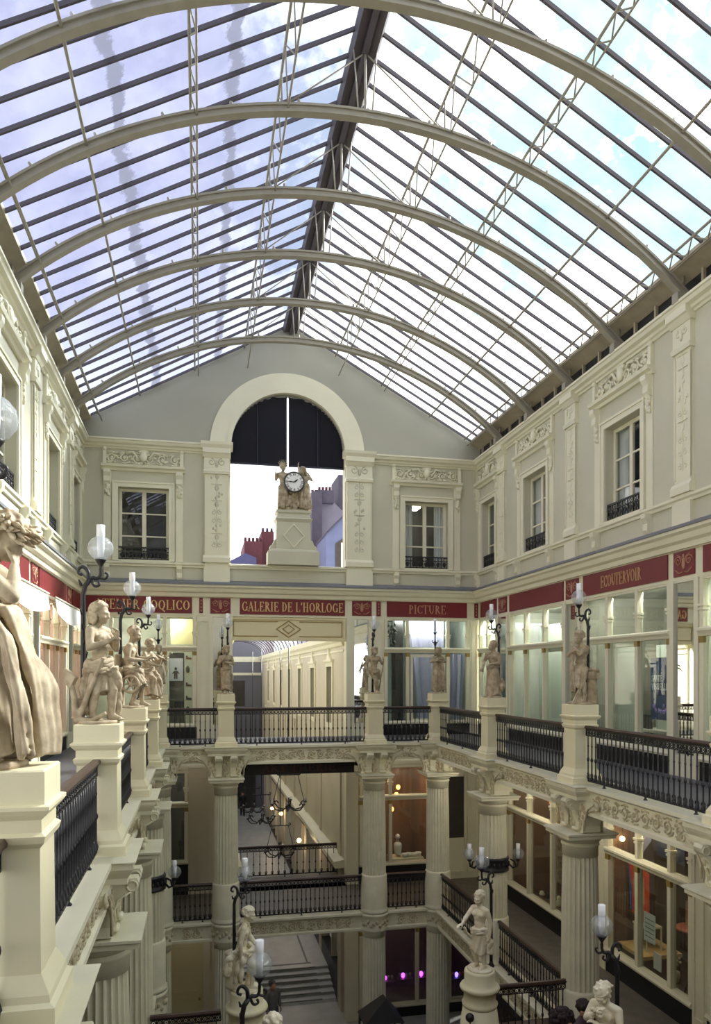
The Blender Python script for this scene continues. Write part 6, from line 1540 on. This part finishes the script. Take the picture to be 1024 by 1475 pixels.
# toys on the sill of the farther right window
for k in range(9):
    s = 17.0+.33*k; h = rnd.uniform(.12, .32); mb = MB(FR_R)
    mb.lathe([(.07, 0), (.09, h*.3), (.05, h*.6), (.06, h*.8), (.02, h)], 10, (s, -.3, ZL+.56))
    solo('ornament', 'small %s ornament on the farther right lower window sill, %s of its row' % (('cream', 'brown', 'dark')[k % 3], ['one', 'two', 'three', 'four', 'five', 'six', 'seven', 'eight', 'nine'][k]), 'ornament', mb, (CREAM, BROWN, BLACK)[k % 3], tuple(FR_R @ V((s, -.3, ZL+.56))), group='ornaments on the shop sill')
mb = MB(FR_R); mb.box(17.9, 18.9, -.6, -.58, ZL+1.0, ZL+3.0); o = solo('wall_hanging', 'pale patterned hanging behind the farther right lower window', 'hanging', mb, m_('hanging_cloth', 150, 130, 110, .8, var=.6, scale=9, dirt=srgb(70, 46, 40)), tuple(FR_R @ V((18.4, -.6, ZL+1))))
# collars with lamps on two columns
def collar(x, y, z, sgn, lab):
    t = thing('lamp_collar', lab, 'lamp', (x, y, z), world=False)
    mb = MB(); mb.lathe([(.345, 0), (.37, .01), (.37, .05), (.355, .07), (.355, .25), (.37, .27), (.37, .31), (.345, .32)], 32)
    mb.build('band', IRON, t)
    mb = MB()
    for k in range(20): a = 2*PI*k/20; mb.ball((.365*math.cos(a), .365*math.sin(a), .16), (.03, .03, .06), 6)
    mb.build('band_relief', IRON, t)
    for a in (PI if sgn > 0 else PI*.9, -PI*.1):
        c, s = math.cos(a), math.sin(a); mb = MB()
        mb.tube([(.36*c, .36*s, .15), (.46*c, .46*s, .05), (.56*c, .56*s, .10), (.58*c, .58*s, .22)], .025, 6); mb.tube([(.40*c, .40*s, .25), (.5*c, .5*s, .2), (.52*c, .52*s, .1)], .02, 6)
        mb.lathe([(.02, 0), (.06, .05), (.065, .07)], 10, (.58*c, .58*s, .20)); q = mb.build('scroll_bracket', IRON, t)
        MB().lathe([(.045, -.125), (.09, -.10), (.128, -.05), (.14, 0), (.128, .055), (.09, .105), (.05, .13)], 16, (.58*c, .58*s, .38)).build('glass_globe', LAMPGLASS, q)
        MB().lathe([(.034, -.10), (.042, 0), (.046, .14), (.046, .24)], 12, (.58*c, .58*s, .38)).build('chimney', CHIM, q)
collar(RR, PEDR[3], -2.62, 1, 'black iron collar with globe lamps round the right column')
collar(RL, PEDY[3], -2.62, -1, 'black iron collar round the column under the left gallery')
# ================================================================== STAIRCASE LANDING, ITS STATUES AND PEOPLE
ZT_ = -4.55
struct('floor_landing', MB().box(RL+.25, RR-.25, 6.6, 12.9, ZT_-.2, ZT_), WOOD)
mb = MB(); n = 24
mb.prism([(6.6, ZT_-.2), (6.6, ZT_)]+[c for k in range(n) for c in ((6.6-(5.6/n)*k, ZT_+(4.5/n)*(k+1)), (6.6-(5.6/n)*(k+1), ZT_+(4.5/n)*(k+1)))]+[(1.0, -.4)], 1.3, 4.2, 'x'); struct('floor_stair', mb, WOOD)
def drum(x, y, z0, z1, lab, grp='round drum pedestals of the staircase'):
    t = thing('pedestal', lab, 'pedestal', (x, y, z0), group=grp, world=True); h = z1-z0
    MB().lathe([(.42, 0), (.42, .08), (.38, .14), (.29, h-.62)], 36, (x, y, z0)).build('shaft', PED, t)
    MB().lathe([(.28, h-.64), (.30, h-.60), (.31, h-.56), (.275, h-.54), (.275, h-.36), (.33, h-.33), (.345, h-.29), (.32, h-.25), (.265, h-.23), (.265, h-.03), (.255, h)], 36, (x, y, z0)).build('drum_cap', PED, t)
C1, C2, C3, C4 = (4.72, 12.0), (.73, 11.95), (4.47, 7.55), (.72, 7.45)
drum(*C1, ZT_, -3.14, 'round cream pedestal under the pale child with outstretched arm'); drum(*C2, ZT_, -3.10, 'round cream pedestal under the pale seated boy by the lower lamp')
drum(*C3, ZT_, -2.84, 'round pedestal of the pale girl at the bottom right'); drum(*C4, ZT_, -2.84, 'round pedestal of the statue whose head shows at the bottom')
GS = 'pale carved children of the staircase'
dr = MB(); cloth_roll(dr, (0, 0, .66), .13, .105, .034, .02, 4); swag(dr, [(-.12, -.26, .74), (-.13, -.18, .62), (-.10, -.12, .56)], .022, 4, .02, 8); swag(dr, [(.12, .02, .66), (.16, .05, .5), (.15, .04, .3)], .045, 5, .04, 2)
sk = skirt((0, 0), (.0, .0), .68, .30, (.125, .105), (.15, .13), 7, .14, 1.6, 51)
statue('pale carved child holding out a cloth with one arm, right of the stair', child_pose(Re=(-.17, -.12, .90), Rw=(-.13, -.30, .80), Rhd=(-.1, -1, -.1), Le=(.20, .04, .82), Lw=(.19, .02, .58), hr=(5, 10, 6), Rk=(-.08, -.08, .36)),
       (*C1, -3.138), -1.05, 'short', STONE2, (.22, .2), .010, 1.02, 21, [('drapery', sk), ('drapery_folds', dr)], grp=GS)
dr = MB(); cloth_roll(dr, (0, .02, .62), .135, .12, .036, .02, 4); swag(dr, [(-.10, .14, .62), (-.14, .26, .5), (-.12, .28, .25)], .05, 6, .05, 2); swag(dr, [(-.12, -.02, .62), (-.15, .08, .45), (-.14, .12, .15)], .05, 5, .05, 6)
sm = MB().lathe([(.14, 0), (.15, .06), (.12, .25), (.13, .52), (.15, .56)], 16, (.0, .20, .03))
statue('pale carved boy leaning back on a draped stump, left of the stair', child_pose(P=(0, .08, .64), C=(0, .05, .88), N=(0, .02, 1.035), H=(0, -.04, 1.19), hr=(0, 14, 0), Re=(-.20, .06, .80), Rw=(-.17, .06, .58), Le=(.18, -.02, .80), Lw=(.12, -.14, .66), Rk=(-.07, -.14, .38), Ra=(-.07, -.10, .085), Lk=(.08, -.10, .38), La=(.06, .0, .085)),
       (*C2, -3.10), 1.35, 'short', STONE2, (.22, .24), .010, 1.0, 22, [('drapery_folds', dr)], [('tree_stump', sm)], grp=GS)
fl = MB()
for k in range(12): fl.ball((random.uniform(-.06, .06), -.19+random.uniform(-.02, .02), 1.0+random.uniform(-.08, .08)), .024, 7)
sk = skirt((0, 0), (.0, .0), .70, .06, (.125, .105), (.17, .15), 8, .14, 1.2, 53)
statue('pale carved girl with bowed head and flowers at her chest, bottom right', child_pose(H=(0, -.06, 1.185), hr=(-10, 38, 0), Re=(-.19, -.07, .86), Rw=(-.02, -.17, .99), Rhd=(.5, -.1, .8), Le=(.20, -.05, .84), Lw=(.02, -.18, .88), Lhd=(-1, -.1, .3)),
       (*C3, -2.84), -1.0, 'bun', STONE2, (.22, .2), .008, 1.02, 23, [('drapery', sk)], [('flowers', fl)], grp=GS)
statue('pale carved child of which only the crown of the head shows at the bottom', child_pose(hr=(10, 20, 0)), (*C4, -2.838), .4, 'short', STONE2, (.22, .2), .010, 1.02, 24, [('drapery', skirt((0, 0), (0, 0), .68, .3, (.125, .1), (.15, .13), 8, .14, 1, 54))], grp=GS)
lamp(lampA, C1[0]+.26, C1[1]+.12, -3.16, PI, 'black crook lamp behind the pale child with outstretched arm', .95)
lamp(lampA, C2[0]-.19, C2[1]+.1, -3.12, 0, 'black crook lamp behind the pale boy on the stump', .95)
lamp(lampA, C4[0]-.30, C4[1]+.1, -2.86, .1, 'large globe lamp at the bottom, in front of the pale boy', .95)
lamp(lampA, C3[0]+.33, C3[1]+.30, -2.86, PI*.9, 'globe lamp before the big column at the bottom right', .95)
railing((C1[0]+.1, 12.15), (RR, 12.15), ZT_, 'black railing from the right stair pedestal to the big column', 'railings of the stair landing', ends=.3)
railing((RL, 12.2), (C2[0]-.1, 12.2), ZT_, 'black railing from the left gallery to the left stair pedestal', 'railings of the stair landing', ends=.3)
t = thing('bell', 'dark round bell knob on the right stair pedestal', 'bell', (4.46, 11.72, -3.86)); MB().ball((4.42, 11.68, -3.80), .075, 12).build('ball', BLACK, t); MB().tube([(4.47, 11.74, -3.8), (4.42, 11.68, -3.9)], .015, 6).build('bracket', IRON, t)
t = thing('awning', 'dark pitched awning at the foot of the rear right column', 'awning', (4.95, 19.4, ZB))
mb = MB(); mb._add([(4.25, 19.0, -7.35), (5.35, 19.0, -7.35), (5.35, 19.9, -7.35), (4.25, 19.9, -7.35), (4.9, 19.3, -6.8), (4.9, 19.6, -6.8)], [(0, 1, 4), (1, 2, 5, 4), (2, 3, 5), (3, 0, 4, 5), (3, 2, 1, 0)]); mb.build('cloth', BLACK, t)
for a_, b_ in ((4.3, 19.05), (5.3, 19.05), (4.3, 19.85), (5.3, 19.85)): MB().tube([(a_, b_, ZB), (a_, b_, -7.35)], .03, 6).build('pole', IRON, t)
# ---- people
SKIN = m_('skin', 196, 146, 120, .6)
def person(label, loc, rz, h, haircol, top, bottom, stride=.0, afro=False, voxel=.014):
    """adult, clothed; body is one continuous skin, clothes and hair are its parts"""
    k = h/1.72; t = thing('person', label, 'person', loc, rz, world=False); t.scale = (k,)*3
    p = dict(P=(0, 0, .93), C=(0, .01, 1.23), N=(0, .02, 1.44), H=(0, -.0, 1.60), Le=(.25, .02+stride*.3, 1.15), Lw=(.26, -.10+stride*.5, .93), Re=(-.25, .02-stride*.3, 1.15), Rw=(-.26, -.10-stride*.5, .93),
             Lk=(.09, -.03-stride*.6, .50), La=(.10, .03-stride*.5, .085), Rk=(-.09, -.03+stride*.3, .50), Ra=(-.10, .05+stride, .085), sh=.15, hk=.92)
    body(p, 1.22, voxel).build('body', SKIN, t)
    hm = MB(); rnd = random.Random(int(h*100)); c = V((0, .02, 1.64))
    if afro:
        for i in range(150):
            th = rnd.uniform(0, 2*PI); ph = rnd.uniform(-.5, 1.55); d = V((math.cos(ph)*math.cos(th), math.cos(ph)*math.sin(th), math.sin(ph)))
            if d.y < -.5 and d.z < .35: continue
            hm.ball(c+V((d.x*.16, d.y*.15+.02, d.z*.15)), rnd.uniform(.025, .045), 7)
        hm.ball(c+V((0, .02, .02)), (.15, .14, .14), 14)
    else:
        hm = hair(V((0, 0, 1.60)), rotm(), 1.16, 'short', 3, .012)
    hm.build('hair', haircol, t)
    mb = MB(); mb.caps((0, .01, 1.0), .165, (0, .015, 1.30), .175, 14); mb.ball((0, .015, 1.32), (.20, .13, .14), 14)
    for a, e, w_ in ((1, 'Le', 'Lw'), (-1, 'Re', 'Rw')):
        s = V((a*.185, .015, 1.39)); mb.caps(s, .098, p[e], .066, 12); mb.caps((0, .02, 1.42), .10, s, .098, 12); E = V(p[e]); W2 = V(p[w_]); mb.caps(E, .062, E.lerp(W2, .86), .05, 12)
    mb.caps((0, .02, 1.40), .10, (0, .02, 1.47), .07, 12); remeshed(mb, .016, 2).build('coat', top, t)
    mb = MB(); mb.ball((0, .01, .95), (.17, .135, .13), 14)
    for kn, an in (('Lk', 'La'), ('Rk', 'Ra')):
        hp = V((.085 if kn[0] == 'L' else -.085, 0, .90)); K = V(p[kn]); A_ = V(p[an]); mb.caps(hp, .115, K, .082, 14); mb.caps(K, .082, A_+V((0, 0, .02)), .062, 12)
    remeshed(mb, .016, 2).build('trousers', bottom, t)
    mb = MB()
    for an in ('La', 'Ra'):
        A_ = V(p[an]); mb.caps(A_+V((0, .02, -.035)), .052, A_+V((0, -.12, -.045)), .048, 12)
    remeshed(mb, .012, 1).build('shoes', BLACK, t)
    return t
person('person with a big cloud of dark curly hair, at the bottom edge', (5.02, 9.55, ZT_), .3, 1.70, m_('hair_dark', 44, 30, 30, .8), m_('coat_dark', 40, 40, 48), m_('trousers_navy', 36, 40, 56), afro=True)
person('dark-haired person beside the curly-haired one at the bottom edge', (5.56, 9.95, ZT_), .6, 1.66, m_('hair_brown', 40, 28, 26, .8), m_('coat_plum', 60, 40, 48), m_('trousers_grey', 60, 60, 64))
person('person in a pale grey coat walking below behind the large globe lamp', (2.15, 22.4, ZB), .4, 1.74, m_('hair_grey', 110, 104, 100, .8), m_('coat_grey', 120, 118, 118), m_('jeans_grey', 84, 88, 96), stride=.16)
person('dark-clothed person far off down the passage', (2.97, 53.0, -8.12), 0, 1.72, BLACK, BLACK, BLACK, stride=.14, voxel=.03)

# ---- soffit bulbs added to brighten the lower galleries, then the passage lights
def bulb(x, y, z, e, col, lab):
    t = thing('added_soffit_lamp', lab, 'lamp', (x, y, z), group='small added bulbs under the gallery soffits')
    MB().lathe([(.05, .0), (.06, .05), (.05, .10)], 10, (x, y, z)).build('rose', CREAM, t); MB().ball((x, y, z-.04), .045, 10).build('bulb', BULB, t)
    li = bpy.data.lights.new('soffit_fill_light', 'POINT'); li.energy = e*(.16 if y > 21 else (.75 if x > 5 else .3)); li.color = col; li.shadow_soft_size = .12
    lo = bpy.data.objects.new('soffit_fill_light', li); COL.objects.link(lo); lo.location = (x, y, z-.18)
WC = (1, .93, .80)
for x, y, z, e, l in ((7.9, 14.2, -.42, 42, 'added soffit bulb above the right lower walkway by the big column'), (7.9, 18.6, -.42, 42, 'added soffit bulb above the right lower walkway near the corner'),
                     (5.7, 21.7, -.42, 40, 'added soffit bulb before the rear right lower shop'), (-.3, 21.7, -.42, 34, 'added soffit bulb before the rear left lower bay'), (-2.3, 16, -.42, 40, 'added soffit bulb under the left gallery'),
                     (2.75, 21.7, -5.16, 45, 'added soffit bulb under the bridge at the passage steps'), (-.4, 21.7, -5.16, 30, 'added soffit bulb before the cream door at the bottom left'), (6.2, 21.7, -5.16, 24, 'added soffit bulb before the violet-lit bottom shop')):
    bulb(x, y, z, e, WC, l)
for yy, zz in ((32.5, -5.4), (40, -5.6), (45, -6.2), (27.5, -4.6)):
    li = bpy.data.lights.new('passage_light', 'POINT'); li.energy = 9; li.color = (1, .80, .55); li.shadow_soft_size = .2
    lo = bpy.data.objects.new('passage_light', li); COL.objects.link(lo); lo.location = (PX1-.5, yy, zz)
t = thing('shop_sign', 'dim dark sign with faint red capitals above the lower passage opening', 'sign', (AC, RB+.3, -1.0))
MB(EB).box(PEDX[0]+.5, PEDX[1]-.5, -.42, -.36, -.86, -.50).build('board', m_('sign_black', 26, 16, 16, .5), t)
words(EB, 'ART THERIE', 1.7, 3.8, -.79, .2, -.36, m_('dim_red', 70, 28, 26, .5), t)
